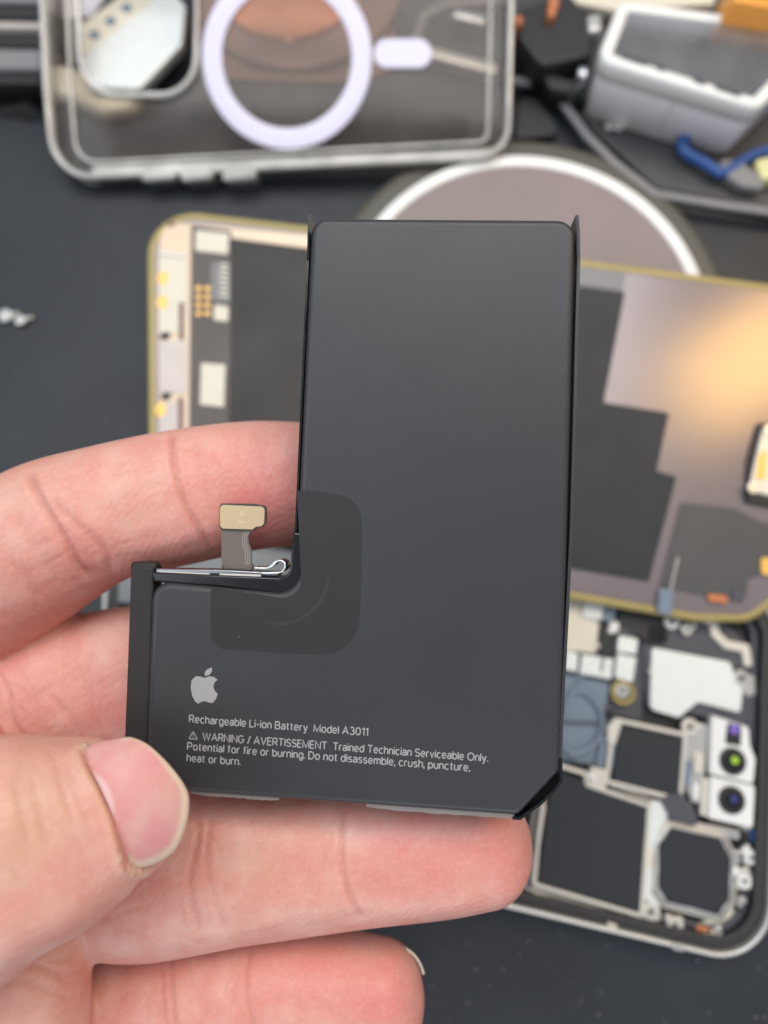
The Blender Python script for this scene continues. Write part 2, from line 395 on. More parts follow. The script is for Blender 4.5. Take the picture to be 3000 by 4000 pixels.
# pale frayed edge of the backing along the bottom
for x0, x1, dy in ((408, 600, 4.5), (790, 1112, 5.0)):
    top = []; bot = []; k = 26
    for i in range(k+1):
        x = x0+(x1-x0)*i/k; y = 1714+(x-404)*54/708
        bot.append((x, y+4+dy*(.35+.65*random.random())*min(1, 6*min(i/k+.02, 1-i/k+.02)))); top.append((x, y-4))
    slab('pale_edge', BP, outl(BP, top+bot[::-1], 1, 0), -1.0, -.8, M['trace'], bat)
# printing
def flat_poly(name, px, h, parent, m='print', sm=3, seg=4):
    return slab(name, BP, outl(BP, px, seg, sm), h-0.02, h, M[m], parent)
def z5(X, Y): return (221.2+X*.33333, 1216.6+Y*.33333)
lg = [(661, 743, 2), (690, 733, 8), (722, 736, 9), (746, 755, 1), (727, 772, 6), (719, 800, 8), (728, 828, 7), (747, 845, 1), (738, 876, 6), (716, 905, 7), (690, 903, 6), (664, 893, 8), (640, 899, 7), (622, 911, 4), (600, 895, 6), (581, 855, 10), (572, 805, 10), (578, 757, 9), (606, 732, 8), (636, 734, 8)]
lf = [(663, 731, 1), (664, 706, 6), (682, 685, 6), (711, 676, 1), (710, 702, 6), (692, 724, 6)]
flat_poly('fruit_logo', [(*z5(a, b), r*.45) for a, b, r in lg], 0.022, bat, sm=0)
flat_poly('logo_leaf', [(*z5(a, b), r*.45) for a, b, r in lf], 0.022, bat, sm=0)
def E(cx, cy, rx, ry, a0, a1, n=9):
    return [(cx+rx*math.cos(math.radians(a0+(a1-a0)*k/n)), cy+ry*math.sin(math.radians(a0+(a1-a0)*k/n))) for k in range(n+1)]
XH = .73; b_r = XH/2
def ring_(w, h, y0=0): return E(w/2, y0+h/2, w/2, h/2, 90, 450, 20)
def dot(x, y): return [(x, y-.075), (x, y+.075)]
GLY = {   # width, strokes; cap height 1
 'R': (.60, [[(0, 0), (0, 1)], [(0, 1), (.34, 1)]+E(.34, .735, .25, .265, 90, -90)+[(0, .47)], [(.34, .47), (.60, 0)]]),
 'P': (.58, [[(0, 0), (0, 1)], [(0, 1), (.32, 1)]+E(.32, .72, .26, .28, 90, -90)+[(0, .44)]]),
 'B': (.60, [[(0, 0), (0, 1), (.32, 1)]+E(.32, .76, .23, .24, 90, -90)+[(0, .52)], [(.32, .52)]+E(.34, .26, .26, .26, 90, -90)+[(0, 0)]]),
 'D': (.66, [[(0, 0), (0, 1), (.24, 1)]+E(.24, .5, .42, .5, 90, -90, 14)+[(0, 0)]]),
 'L': (.48, [[(0, 1), (0, 0), (.48, 0)]]), 'E': (.50, [[(.50, 1), (0, 1), (0, 0), (.50, 0)], [(0, .52), (.46, .52)]]),
 'T': (.64, [[(0, 1), (.64, 1)], [(.32, 1), (.32, 0)]]), 'I': (.0, [[(0, 0), (0, 1)]]),
 'M': (.80, [[(0, 0), (0, 1), (.40, .08), (.80, 1), (.80, 0)]]), 'N': (.66, [[(0, 0), (0, 1), (.66, 0), (.66, 1)]]),
 'A': (.74, [[(0, 0), (.37, 1), (.74, 0)], [(.13, .34), (.61, .34)]]), 'V': (.72, [[(0, 1), (.36, 0), (.72, 1)]]),
 'W': (1.06, [[(0, 1), (.27, 0), (.53, .96), (.79, 0), (1.06, 1)]]),
 'G': (.74, [E(.38, .5, .38, .5, 45, 330, 18)+[(.72, .46), (.42, .46)]]), 'O': (.80, [ring_(.80, 1)]),
 'S': (.56, [E(.28, .75, .26, .25, 25, 250, 10)+E(.29, .26, .27, .26, 75, -155, 10)]),
 'a': (.46, [E(.24, .51, .22, .22, 160, 0, 8)+[(.46, 0)], E(.21, .21, .21, .21, -330, -20, 12)+[(.46, .30)], [(.46, .42), (.22, .42)]]),
 'b': (.50, [[(0, 0), (0, 1.02)], ring_(.50, XH)]), 'd': (.50, [[(.50, 0), (.50, 1.02)], ring_(.50, XH)]),
 'c': (.46, [E(.26, b_r, .26, b_r, 50, 310, 14)]), 'e': (.50, [[(0, b_r+.01), (.50, b_r+.01)]+E(.25, b_r, .25, b_r, 0, 315, 16)]),
 'f': (.30, [[(.12, 0), (.12, .80)]+E(.27, .82, .15, .19, 180, 90, 5), [(0, XH), (.30, XH)]]),
 'g': (.50, [[(.50, XH), (.50, .0)]+E(.26, -.03, .24, .24, 0, -150, 9), ring_(.50, XH)]),
 'h': (.46, [[(0, 0), (0, 1.02)], [(0, .45)]+E(.23, .49, .23, .24, 170, 0, 8)+[(.46, 0)]]),
 'i': (.0, [[(0, 0), (0, XH)], dot(0, .96)]), 'l': (.0, [[(0, 0), (0, 1.02)]]),
 'm': (.78, [[(0, 0), (0, XH)], [(0, .45)]+E(.195, .52, .195, .21, 170, 0, 8)+[(.39, 0)], [(.39, .45)]+E(.585, .52, .195, .21, 170, 0, 8)+[(.78, 0)]]),
 'n': (.46, [[(0, 0), (0, XH)], [(0, .45)]+E(.23, .49, .23, .24, 170, 0, 8)+[(.46, 0)]]), 'o': (.52, [ring_(.52, XH)]),
 'p': (.50, [[(0, -.28), (0, XH)], ring_(.50, XH)]), 'r': (.28, [[(0, 0), (0, XH)], [(0, .45)]+E(.22, .48, .22, .25, 170, 75, 6)]),
 's': (.42, [E(.21, .555, .19, .175, 25, 250, 9)+E(.22, .19, .20, .19, 75, -155, 9)]),
 't': (.30, [[(.12, .92), (.12, .18)]+E(.27, .17, .15, .17, 180, 270, 5), [(0, XH), (.29, XH)]]),
 'u': (.46, [[(0, XH), (0, .26)]+E(.23, .24, .23, .24, 180, 350, 8), [(.46, 0), (.46, XH)]]),
 'v': (.48, [[(0, XH), (.24, 0), (.48, XH)]]), 'y': (.48, [[(0, XH), (.25, .02)], [(.48, XH), (.20, -.20), (.12, -.28), (.02, -.28)]]),
 '.': (.0, [dot(0, .07)]), ',': (.0, [[(.02, .14), (-.03, -.16)]]), '-': (.30, [[(0, .42), (.30, .42)]]), '/': (.34, [[(0, -.08), (.34, 1.05)]]),
 '0': (.58, [ring_(.58, 1)]), '1': (.26, [[(0, .80), (.26, 1), (.26, 0)]]),
 '3': (.54, [E(.26, .75, .23, .25, 150, -90, 10), E(.27, .255, .27, .265, 90, -150, 12)]),
}
def text(body, l, r, cap, name='lettering'):
    sw = .175; x = 0; strokes = []
    for ch in body:
        if ch == ' ': x += .34; continue
        w_, st_ = GLY[ch]
        for q in st_: strokes.append([(x+px__, py__) for px__, py__ in q])
        x += w_ + .215
    mx = x-.215
    a = BP.uv(*l); b = BP.uv(*r); d = b-a; L = d.length; d.normalize(); e = Vector((-d.y, d.x))
    if e.dot(BP.uv(l[0], l[1]-10)-a) < 0: e = -e
    ky = BP.mm(*l, cap); kx = L/mx; V = []; Fc = []
    for si, q in enumerate(strokes):
        q = [a + d*(p[0]*kx) + e*(p[1]*ky) for p in q]; hw = sw*ky/2; h = .026+.0016*(si % 4); b0 = len(V); m = len(q)
        closed = (q[0]-q[-1]).length < 1e-4
        for i, p in enumerate(q):
            t1 = (p-q[i-1]).normalized() if i else ((q[0]-q[-2]).normalized() if closed else (q[1]-q[0]).normalized())
            t2 = (q[i+1]-p).normalized() if i < m-1 else ((q[1]-q[0]).normalized() if closed else t1)
            n1 = Vector((-t1.y, t1.x)); n2 = Vector((-t2.y, t2.x)); mm_ = (n1+n2)
            mm_ = mm_.normalized() if mm_.length > 1e-3 else n1
            k = hw/max(.5, mm_.dot(n1)); u1 = p+mm_*k; u2 = p-mm_*k
            V += [BP.w(u1.x, u1.y, h), BP.w(u2.x, u2.y, h)]
        for i in range(m-1): Fc.append((b0+2*i, b0+2*i+1, b0+2*i+3, b0+2*i+2))
    return link(name, V, Fc, M['print'], bat, False)
text("Rechargeable Li-ion Battery  Model A3011", (409, 1560), (794, 1589), 15.2)
text("WARNING / AVERTISSEMENT  Trained Technician Serviceable Only.", (438, 1598), (1053, 1645), 15.2)
text("Potential for fire or burning. Do not disassemble, crush, puncture,", (405, 1619), (1014, 1665.5), 15.2)
text("heat or burn.", (404, 1644), (518.5, 1652.5), 15.2)
tri = outl(BP, [(417.5, 1578, 2), (428.5, 1598, 2), (406.5, 1596.5, 2)], 3)
band('warning_triangle', BP, tri, 0.125, 0.01, 0.03, M['print'], bat)
flat_poly('exclamation_mark', [(416.6, 1584.5), (418.4, 1584.6), (418.1, 1591), (416.8, 1591)], 0.03, bat, sm=0, seg=1)
flat_poly('exclamation_dot', [(416.6, 1592.6), (418.3, 1592.7), (418.2, 1594.4), (416.5, 1594.3)], 0.03, bat, sm=0, seg=1)
# dust specks on the battery
V = []; Fc = []
spots = [(926, 1089, 2.2), (1214, 800, 2.6), (1170, 680, 1.4), (1033, 596, 1.6), (517, 1375, 2.2), (1133, 1495, 2), (1160, 1498, 1.6), (1030, 720, 1.2), (1200, 1500, 2), (1198, 1530, 2), (1201, 1575, 2), (1199, 1612, 2.4), (330, 1420, 1.5)]
for i in range(42): spots.append((random.uniform(690, 1190), random.uniform(500, 1700), random.uniform(.4, .9)))
for i in range(34):
    a = random.random()
    spots.append((random.uniform(560, 770), 1413+random.uniform(-2, 3), random.uniform(.4, .8)) if a < .5 else (779+random.uniform(-2, 2), random.uniform(1160, 1390), random.uniform(.4, .8)))
for x, y, r in spots:
    c = BP.pt(x, y, 0.05); r = BP.mm(x, y, r)*.6; b = len(V); th = random.random()*3
    for k in range(5):
        q = 2*math.pi*k/5+th; V.append(c + BP.u*math.cos(q)*r*random.uniform(.4, 1.2) + BP.v*math.sin(q)*r*random.uniform(.4, 1.2))
    V.append(c+BP.n*r*.6)
    for k in range(5): Fc.append((b+k, b+(k+1) % 5, b+5))
    Fc.append(tuple(b+k for k in range(5)))
d = link('dust_specks', V, Fc, M['greyplastic'], bat); d['kind'] = 'stuff'

# ------------------------------------------------------------------ hand
def cs(x, y, z): return np.array([(x-PW/2)/F*z, -(y-PH/2)/F*z, -z])   # camera space mm
TUBES = {
 'index':  ([(-230, 1415, 117, 168, .9), (-80, 1292, 115, 172, .9), (20, 1218, 112, 171, .9), (125, 1152, 110, 163, .9), (240, 1107, 109, 147, .9), (380, 1077, 110, 146, .9), (540, 1050, 112, 139, .9), (650, 1046, 114, 133, .85)], 110),
 'middle': ([(-230, 1650, 122, 165, .9), (-60, 1560, 121, 158, .9), (60, 1508, 120, 150, .9), (180, 1478, 118, 150, .9), (300, 1458, 117, 150, .85), (500, 1440, 117, 140, .85)], 110),
 'ring':   ([(-200, 1930, 118, 150, .9), (60, 1893, 116, 150, .9), (190, 1893, 113, 153, .9), (319, 1890, 111, 163, .9), (465, 1863, 110.5, 167, .86), (600, 1857, 110, 153, .88), (780, 1843, 109.5, 143, .88), (950, 1834, 109, 134, .88), (1038, 1826, 109, 127, .85)], 110),
 'pinky':  ([(-200, 2210, 118, 140, .9), (150, 2193, 116, 138, .9), (300, 2188, 115, 137, .9), (450, 2173, 114, 140, .9), (600, 2151, 113.5, 136, .9), (720, 2155, 113, 133, .88), (820, 2160, 112.5, 121, .85)], 97),
 'thumb':  ([(-330, 1990, 92, 285, .85), (-150, 1905, 86, 268, .82), (0, 1836, 85, 243, .8), (120, 1802, 86, 212, .8), (200, 1776, 87, 184, .8), (268, 1757, 88, 156, .8), (312, 1748, 89, 128, .74)], 74),
 'heel':   ([(75, 1960, 104, 112, .9), (62, 2080, 103, 125, .9), (60, 2180, 103, 128, .9), (45, 2330, 104, 140, .9), (20, 2500, 108, 150, .9)], 120),
 'palm':   ([(-700, 1950, 116, 330, .45), (-450, 1850, 114, 330, .5), (-250, 1800, 113, 300, .45), (-110, 1790, 112, 230, .45)], 130),
 'web':    ([(-160, 1680, 109, 175, .75), (-95, 1610, 108.5, 172, .75), (-62, 1585, 108.5, 150, .75)], 70),
}
hv = []; hf = []; AX = {}
for nm, (st, tip) in TUBES.items():
    P = np.array([np.r_[cs(a, b, z), hw*z/F, t] for a, b, z, hw, t in st])
    SP = []
    for i in range(len(P)-1):
        p0, p1, p2, p3 = P[max(0, i-1)], P[i], P[i+1], P[min(len(P)-1, i+2)]
        for k in range(10):
            t = k/10; SP.append(0.5*((2*p1)+(p2-p0)*t+(2*p0-5*p1+4*p2-p3)*t*t+(3*p1-p0-3*p2+p3)*t**3))
    SP.append(P[-1])
    tl = tip*st[-1][2]/F; dr = P[-1, :3]-P[-2, :3]; dr /= np.linalg.norm(dr)
    for k in range(1, 15):
        q = math.sin(math.pi/2*k/14); e = P[-1].copy(); e[:3] += dr*tl*q; e[3] *= max(0.02, math.sqrt(max(0, 1-q**2.15)))
        SP.append(e)
    SP = np.array(SP); AX[nm] = SP
    N = 56; base = len(hv)
    for i, q in enumerate(SP):
        tg = SP[min(i+1, len(SP)-1), :3]-SP[max(i-1, 0), :3]; tg /= (np.linalg.norm(tg)+1e-9)
        if i > len(SP)-14: tg = dr
        W_ = np.cross(tg, [0, 0, 1]); W_ /= np.linalg.norm(W_); D_ = np.cross(W_, tg)
        for k in range(N):
            th = 2*math.pi*k/N; c, s_ = math.cos(th), math.sin(th)
            ex = 0.92
            hv.append(q[:3] + W_*math.copysign(abs(c)**ex, c)*q[3] + D_*math.copysign(abs(s_)**ex, s_)*q[3]*q[4])
    m = len(SP)
    for i in range(m-1):
        for k in range(N):
            l = (k+1) % N; hf.append((base+i*N+k, base+i*N+l, base+(i+1)*N+l, base+(i+1)*N+k))
    hf.append(tuple(base+k for k in range(N))[::-1]); hf.append(tuple(base+(m-1)*N+k for k in range(N)))
hm = bpy.data.meshes.new('tmp'); hm.from_pydata([tuple(v*0.01) for v in np.array(hv)], [], hf)
bm = bmesh.new(); bm.from_mesh(hm); bmesh.ops.recalc_face_normals(bm, faces=bm.faces); bm.to_mesh(hm); bm.free()
ho = bpy.data.objects.new('tmp', hm); COL.objects.link(ho)
md = ho.modifiers.new('r', 'REMESH'); md.mode = 'VOXEL'; md.voxel_size = 0.0045*1.0; md.adaptivity = 0
sm_ = ho.modifiers.new('s', 'SMOOTH'); sm_.factor = 0.5; sm_.iterations = 7
dg = bpy.context.evaluated_depsgraph_get(); dg.update()
hm2 = bpy.data.meshes.new_from_object(ho.evaluated_get(dg)); bpy.data.objects.remove(ho)
nv = len(hm2.vertices); co = np.empty(nv*3); hm2.vertices.foreach_get('co', co); co = co.reshape(-1, 3)*100
nr = np.empty(nv*3); hm2.vertices.foreach_get('normal', nr); nr = nr.reshape(-1, 3)
# which digit each vertex belongs to, and where along / across it lies
names = list(TUBES); best = np.full(nv, 1e9); fid = np.zeros(nv, int); fs = np.zeros(nv); fw = np.zeros(nv)
for k, nm in enumerate(names):
    SP = AX[nm][::3]; acc = 0
    for i in range(len(SP)-1):
        a, b = SP[i, :3], SP[i+1, :3]; ab = b-a; L2 = ab@ab + 1e-12; ln = math.sqrt(L2)
        t = np.clip(((co-a)@ab)/L2, 0, 1); pr = a + t[:, None]*ab
        dd = co-pr; R = SP[i, 3]+(SP[i+1, 3]-SP[i, 3])*t + .3
        q = np.linalg.norm(dd*np.array([1, 1, 1/0.88]), axis=1)/R
        up = q < best; best[up] = q[up]; fid[up] = k
        Wd = np.cross(ab/ln, [0, 0, 1]); fs[up] = (acc + t*ln)[up]; fw[up] = (dd@Wd)[up]
        acc += ln
pz = -co[:, 2]; px_ = co[:, 0]/pz*F+PW/2; py_ = PH/2 - co[:, 1]/pz*F
vd = -co/np.linalg.norm(co, axis=1)[:, None]; facing = np.clip((nr*vd).sum(1)*2.0, 0, 1)
def pdist(poly):
    d = np.full(nv, 1e9); tt = np.zeros(nv); n = len(poly)-1
    for i in range(n):
        a = np.array(poly[i], float); b = np.array(poly[i+1], float); ab = b-a
        X = px_-a[0]; Y = py_-a[1]; t = np.clip((X*ab[0]+Y*ab[1])/(ab@ab), 0, 1)
        q = np.hypot(X-t*ab[0], Y-t*ab[1]); up = q < d; d[up] = q[up]; tt[up] = (i+t[up])/n
    return d, tt
def smoothp(pts, k=6):
    return [(p.x, p.y) for p in spline([Vector((a, b, 0)) for a, b in pts], k)]
disp = np.zeros(nv); redv = np.zeros(nv); linev = np.zeros(nv)
CREASE = [  # digit, path, depth mm, half width in picture units
 ('index', [(60, 1015), (69, 1041), (87, 1080), (117, 1127), (152, 1184), (173, 1223), (208, 1250)], .55, 9),
 ('index', [(120, 1070), (130, 1097), (182, 1145), (225, 1188), (243, 1245)], .25, 8),
 ('index', [(372, 935), (373, 954), (377, 998), (386, 1045), (403, 1093), (429, 1140), (462, 1195)], .42, 7),
 ('index', [(425, 960), (433, 993), (446, 1050), (462, 1110)], .12, 6),
 ('index', [(462, 965), (468, 985), (485, 1025)], .08, 6),
 ('index', [(395, 960), (400, 1010), (412, 1060)], .10, 5),
 ('index', [(20, 1210), (60, 1245), (90, 1300)], .10, 8),
 ('index', [(35, 1110), (60, 1160), (100, 1210), (128, 1275)], .10, 10),
 ('ring', [(742, 1740), (740, 1844), (753, 1924), (782, 1990)], .36, 6),
 ('ring', [(757, 1800), (762, 1860), (772, 1905)], .10, 4),
 ('ring', [(425, 1760), (428, 1806), (413, 1880), (412, 1930), (430, 2010)], .22, 6),
 ('ring', [(456, 1760), (450, 1800), (446, 1860), (463, 1934), (488, 2020)], .20, 5),
 ('ring', [(440, 1790), (470, 1830), (480, 1880)], .1, 4),
 ('ring', [(210, 1990), (300, 1960), (360, 1930)], .08, 8),
 ('pinky', [(548, 2040), (532, 2110), (538, 2169), (552, 2230)], .28, 5),
 ('pinky', [(374, 2055), (371, 2137), (382, 2230)], .30, 5),
 ('pinky', [(358, 2060), (352, 2140), (362, 2230)], .18, 5),
 ('middle', [(110, 1500), (160, 1560), (180, 1610)], .15, 8),
 ('middle', [(200, 1400), (190, 1460), (210, 1540)], .12, 10),
 ('web', [(-10, 1440), (20, 1500), (30, 1560), (60, 1600)], .25, 6),
 ('web', [(-20, 1520), (0, 1560), (20, 1600)], .3, 6),
 ('heel', [(40, 2075), (90, 2090), (140, 2110)], .2, 7),
 ('heel', [(0, 2120), (80, 2130), (150, 2160)], .12, 7),
 ('thumb', [(150, 1660), (165, 1720), (190, 1780), (215, 1850)], .10, 7),
 ('thumb', [(120, 1650), (140, 1710), (160, 1780)], .10, 8),
 ('thumb', [(70, 1680), (85, 1750), (105, 1830)], .12, 9),
 ('thumb', [(30, 1670), (45, 1750), (60, 1820)], .10, 9),
]
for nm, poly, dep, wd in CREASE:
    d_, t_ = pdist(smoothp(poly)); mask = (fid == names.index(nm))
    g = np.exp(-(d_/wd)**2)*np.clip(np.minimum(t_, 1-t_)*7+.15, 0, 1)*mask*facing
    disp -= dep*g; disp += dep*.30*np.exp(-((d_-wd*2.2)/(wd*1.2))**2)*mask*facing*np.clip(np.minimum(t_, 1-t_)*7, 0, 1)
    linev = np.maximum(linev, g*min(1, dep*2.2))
# random fine creases running along / across each digit
for nm, x0, x1, y0, y1, n_, ang, ln in (('index', 240, 380, 960, 1210, 12, -8, 70), ('index', 60, 200, 1150, 1330, 8, -35, 90), ('middle', 90, 260, 1400, 1590, 12, -28, 90), ('ring', 480, 720, 1780, 1980, 14, 86, 50), ('ring', 250, 420, 1850, 2030, 10, 80, 80), ('pinky', 390, 530, 2070, 2210, 8, 88, 60), ('pinky', 200, 350, 2080, 2210, 6, 85, 60), ('heel', 10, 170, 2060, 2200, 12, -10, 70), ('web', 0, 80, 1440, 1590, 12, 45, 60), ('thumb', 20, 240, 1640, 1900, 18, 68, 90)):
    for k in range(n_):
        x = random.uniform(x0, x1); y = random.uniform(y0, y1); a = math.radians(ang+random.uniform(-9, 9)); L_ = ln*random.uniform(.5, 1.2)/2
        p = [(x-math.cos(a)*L_, y-math.sin(a)*L_), (x+random.uniform(-4, 4), y+random.uniform(-4, 4)), (x+math.cos(a)*L_, y+math.sin(a)*L_)]
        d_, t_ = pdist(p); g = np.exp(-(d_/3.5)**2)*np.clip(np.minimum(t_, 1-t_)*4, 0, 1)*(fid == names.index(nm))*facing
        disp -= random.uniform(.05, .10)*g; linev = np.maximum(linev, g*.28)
# nail bed and folds on the thumb
nail_out = smoothp([(180, 1626), (190, 1612), (222, 1600), (262, 1594), (285, 1593), (319, 1608), (356, 1641), (390, 1682), (406, 1712), (409, 1738), (403, 1780), (382, 1832), (352, 1858), (318, 1872), (290, 1876), (274, 1868), (263, 1835), (254, 1800), (240, 1755), (212, 1695), (190, 1655), (180, 1626)], 4)
def inside(poly):
    c = np.zeros(nv, bool); n = len(poly)
    for i in range(n):
        x1, y1 = poly[i]; x2, y2 = poly[(i+1) % n]
        cond = ((y1 > py_) != (y2 > py_)) & (px_ < (x2-x1)*(py_-y1)/(y2-y1+1e-12)+x1); c ^= cond
    return c
th_m = (fid == names.index('thumb')) & ((nr*vd).sum(1) > -0.3)
dn, _ = pdist(nail_out); ins = inside(nail_out)
sd = np.where(ins, -dn, dn)
disp += np.where(th_m, -0.75*np.clip((8-sd)/14, 0, 1), 0)
cut, _ = pdist(nail_out[-32:] )            # cuticle side
disp += np.where(th_m & (~ins), 0.42*np.exp(-((cut-13)/9)**2), 0)
def vnoise(P, sc_, seed):
    r = np.random.default_rng(seed); out = np.zeros(len(P))
    for k in range(7):
        v = r.normal(size=3); v *= sc_/np.linalg.norm(v)*r.uniform(.6, 1.4); out += np.sin(P@v+r.uniform(0, 6.28))
    return out/7
dry = np.zeros(nv)
hf_n = vnoise(co, 9.0, 11)
for x_, y_, r_ in ((282, 1880, 16), (302, 1882, 14), (262, 1850, 10), (186, 1614, 12), (205, 1604, 8)):
    q_ = np.exp(-((px_-x_)**2+(py_-y_)**2)/r_**2)*(fid == names.index('thumb'))*(~ins); disp += .5*q_*hf_n; dry = np.maximum(dry, q_*np.clip(.55+1.2*hf_n, 0, 1))
# larger soft undulation of the flesh
disp += 0.28*vnoise(co, .55, 3)*facing + 0.10*vnoise(co, 1.4, 5)*facing
for nm, x, y, r_, a in (('index', 560, 1070, 110, 1.0), ('index', 540, 1150, 60, .5), ('index', 395, 1160, 60, .5), ('index', 200, 1200, 80, .35), ('index', 100, 1300, 120, .35), ('ring', 1080, 1830, 110, .8), ('ring', 880, 1850, 110, .7), ('ring', 640, 1870, 50, .35), ('ring', 330, 1930, 70, .45), ('pinky', 830, 2150, 110, .85), ('pinky', 640, 2130, 90, .6), ('middle', 220, 1520, 90, .55), ('middle', 60, 1400, 80, .4), ('heel', 150, 2100, 90, .2), ('web', 40, 1500, 90, .3), ('pinky', 450, 2200, 100, .3), ('thumb', 210, 1900, 80, .2), ('ring', 560, 1760, 80, .2)):
    redv += a*np.exp(-(((px_-x)**2+(py_-y)**2)/r_**2))*(fid == names.index(nm))
yel = np.zeros(nv)
for nm, x, y, r_, a in (('thumb', 60, 1720, 150, .8), ('thumb', 20, 1860, 110, .5), ('index', 60, 1030, 120, .3), ('index', 300, 1040, 70, .25), ('ring', 600, 1870, 90, .5), ('heel', 60, 2150, 120, .3), ('middle', 150, 1450, 60, .35), ('ring', 1020, 1900, 40, .2)):
    yel += a*np.exp(-(((px_-x)**2+(py_-y)**2)/r_**2))*(fid == names.index(nm))
yel += .8*np.exp(-((cut-12)/9)**2)*(fid == names.index('thumb'))*(~ins)
co2 = co + nr*disp[:, None]
hand = thing('hand', 'bare left hand holding the black battery, palm and thumbnail towards the viewer', 'hand', c2w(cs(150, 1950, 118).tolist()))
hb = np.array(ROOT['hand']); Rm = np.array(CR); Lc = np.array(CL)
wv = (co2@Rm.T + Lc - hb)*MM
hm2.vertices.foreach_set('co', wv.ravel()); hm2.update()
hm2.polygons.foreach_set('use_smooth', [True]*len(hm2.polygons))
for nm, arr in (('redness', redv), ('sallow', yel), ('crease', linev), ('dry', dry), ('along', fs), ('across', fw)):
    a = hm2.attributes.new(nm, 'FLOAT', 'POINT'); a.data.foreach_set('value', arr.astype(np.float32))
hm2.name = 'skin'

sk = bpy.data.materials.new('skin'); sk.use_nodes = True; t = sk.node_tree; N = t.nodes; L = t.links; b = N['Principled BSDF']
def attr(n):
    a = N.new('ShaderNodeAttribute'); a.attribute_name = n; return a.outputs['Fac']
def mixc(f, a, bcol):
    m_ = N.new('ShaderNodeMix'); m_.data_type = 'RGBA'; m_.clamp_factor = True
    L.new(f, m_.inputs[0])
    if isinstance(a, tuple): m_.inputs[6].default_value = a+(1,)
    else: L.new(a, m_.inputs[6])
    if isinstance(bcol, tuple): m_.inputs[7].default_value = bcol+(1,)
    else: L.new(bcol, m_.inputs[7])
    return m_.outputs[2]
def math_(op, a, b_=None):
    m_ = N.new('ShaderNodeMath'); m_.operation = op
    for i, v in enumerate((a, b_)):
        if v is None: continue
        if isinstance(v, (int, float)): m_.inputs[i].default_value = v
        else: L.new(v, m_.inputs[i])
    return m_.outputs[0]
tc = N.new('ShaderNodeTexCoord')
def noise(scale, detail=4, rough=.55, src=None):
    n_ = N.new('ShaderNodeTexNoise'); n_.inputs['Scale'].default_value = scale; n_.inputs['Detail'].default_value = detail; n_.inputs['Roughness'].default_value = rough
    L.new(src or tc.outputs['Object'], n_.inputs['Vector']); return n_.outputs['Fac']
def ramp(f, a, c):
    m_ = N.new('ShaderNodeMapRange'); m_.inputs[1].default_value = a; m_.inputs[2].default_value = c; L.new(f, m_.inputs[0]); return m_.outputs[0]
SK0 = (0.70, 0.335, 0.275); SKR = (0.67, 0.23, 0.205); SKY = (0.64, 0.37, 0.25); SKP = (0.76, 0.47, 0.40)
c_ = mixc(ramp(noise(160, 3), .42, .72), SK0, SKP)
c_ = mixc(math_('MULTIPLY', ramp(noise(230, 5), .45, .75), .30), c_, SKR)
c_ = mixc(math_('MULTIPLY', attr('sallow'), .8), c_, SKY)
rn = math_('MULTIPLY', attr('redness'), math_('ADD', .65, math_('MULTIPLY', noise(400, 4), .6)))
c_ = mixc(rn, c_, SKR)
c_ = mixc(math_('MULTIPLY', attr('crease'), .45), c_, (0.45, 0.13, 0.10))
fine = mixc(math_('MULTIPLY', ramp(noise(1300, 6, .75), .48, .7), .26), c_, (0.82, 0.55, 0.48))
fine = mixc(math_('MULTIPLY', attr('dry'), .8), fine, (0.80, 0.66, 0.57))
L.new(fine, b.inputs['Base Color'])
b.inputs['Subsurface Weight'].default_value = 0.35; b.inputs['Subsurface Radius'].default_value = (1.0, 0.32, 0.18); b.inputs['Subsurface Scale'].default_value = 0.0022
b.inputs['Specular IOR Level'].default_value = 0.35
rg = N.new('ShaderNodeMapRange'); rg.inputs[3].default_value = .30; rg.inputs[4].default_value = .52; L.new(noise(700), rg.inputs[0]); L.new(rg.outputs[0], b.inputs['Roughness'])
cx = N.new('ShaderNodeCombineXYZ'); L.new(attr('along'), cx.inputs[0]); L.new(attr('across'), cx.inputs[1])
wv_ = N.new('ShaderNodeTexWave'); wv_.wave_type = 'BANDS'; wv_.bands_direction = 'DIAGONAL'; wv_.inputs['Scale'].default_value = .5; wv_.inputs['Distortion'].default_value = 6; wv_.inputs['Detail'].default_value = 1.2; wv_.inputs['Detail Scale'].default_value = .28
L.new(cx.outputs[0], wv_.inputs['Vector'])
vo = N.new('ShaderNodeTexVoronoi'); vo.inputs['Scale'].default_value = 1300; L.new(tc.outputs['Object'], vo.inputs['Vector'])
hsum = math_('ADD', math_('MULTIPLY', wv_.outputs['Fac'], .38), math_('ADD', math_('MULTIPLY', noise(1500, 6, .65), .9), math_('MULTIPLY', vo.outputs['Distance'], .35)))
bp = N.new('ShaderNodeBump'); bp.inputs['Strength'].default_value = .30; bp.inputs['Distance'].default_value = .00018
L.new(hsum, bp.inputs['Height']); L.new(bp.outputs[0], b.inputs['Normal'])
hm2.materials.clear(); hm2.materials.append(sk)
so = bpy.data.objects.new('skin', hm2); COL.objects.link(so); so.parent = hand

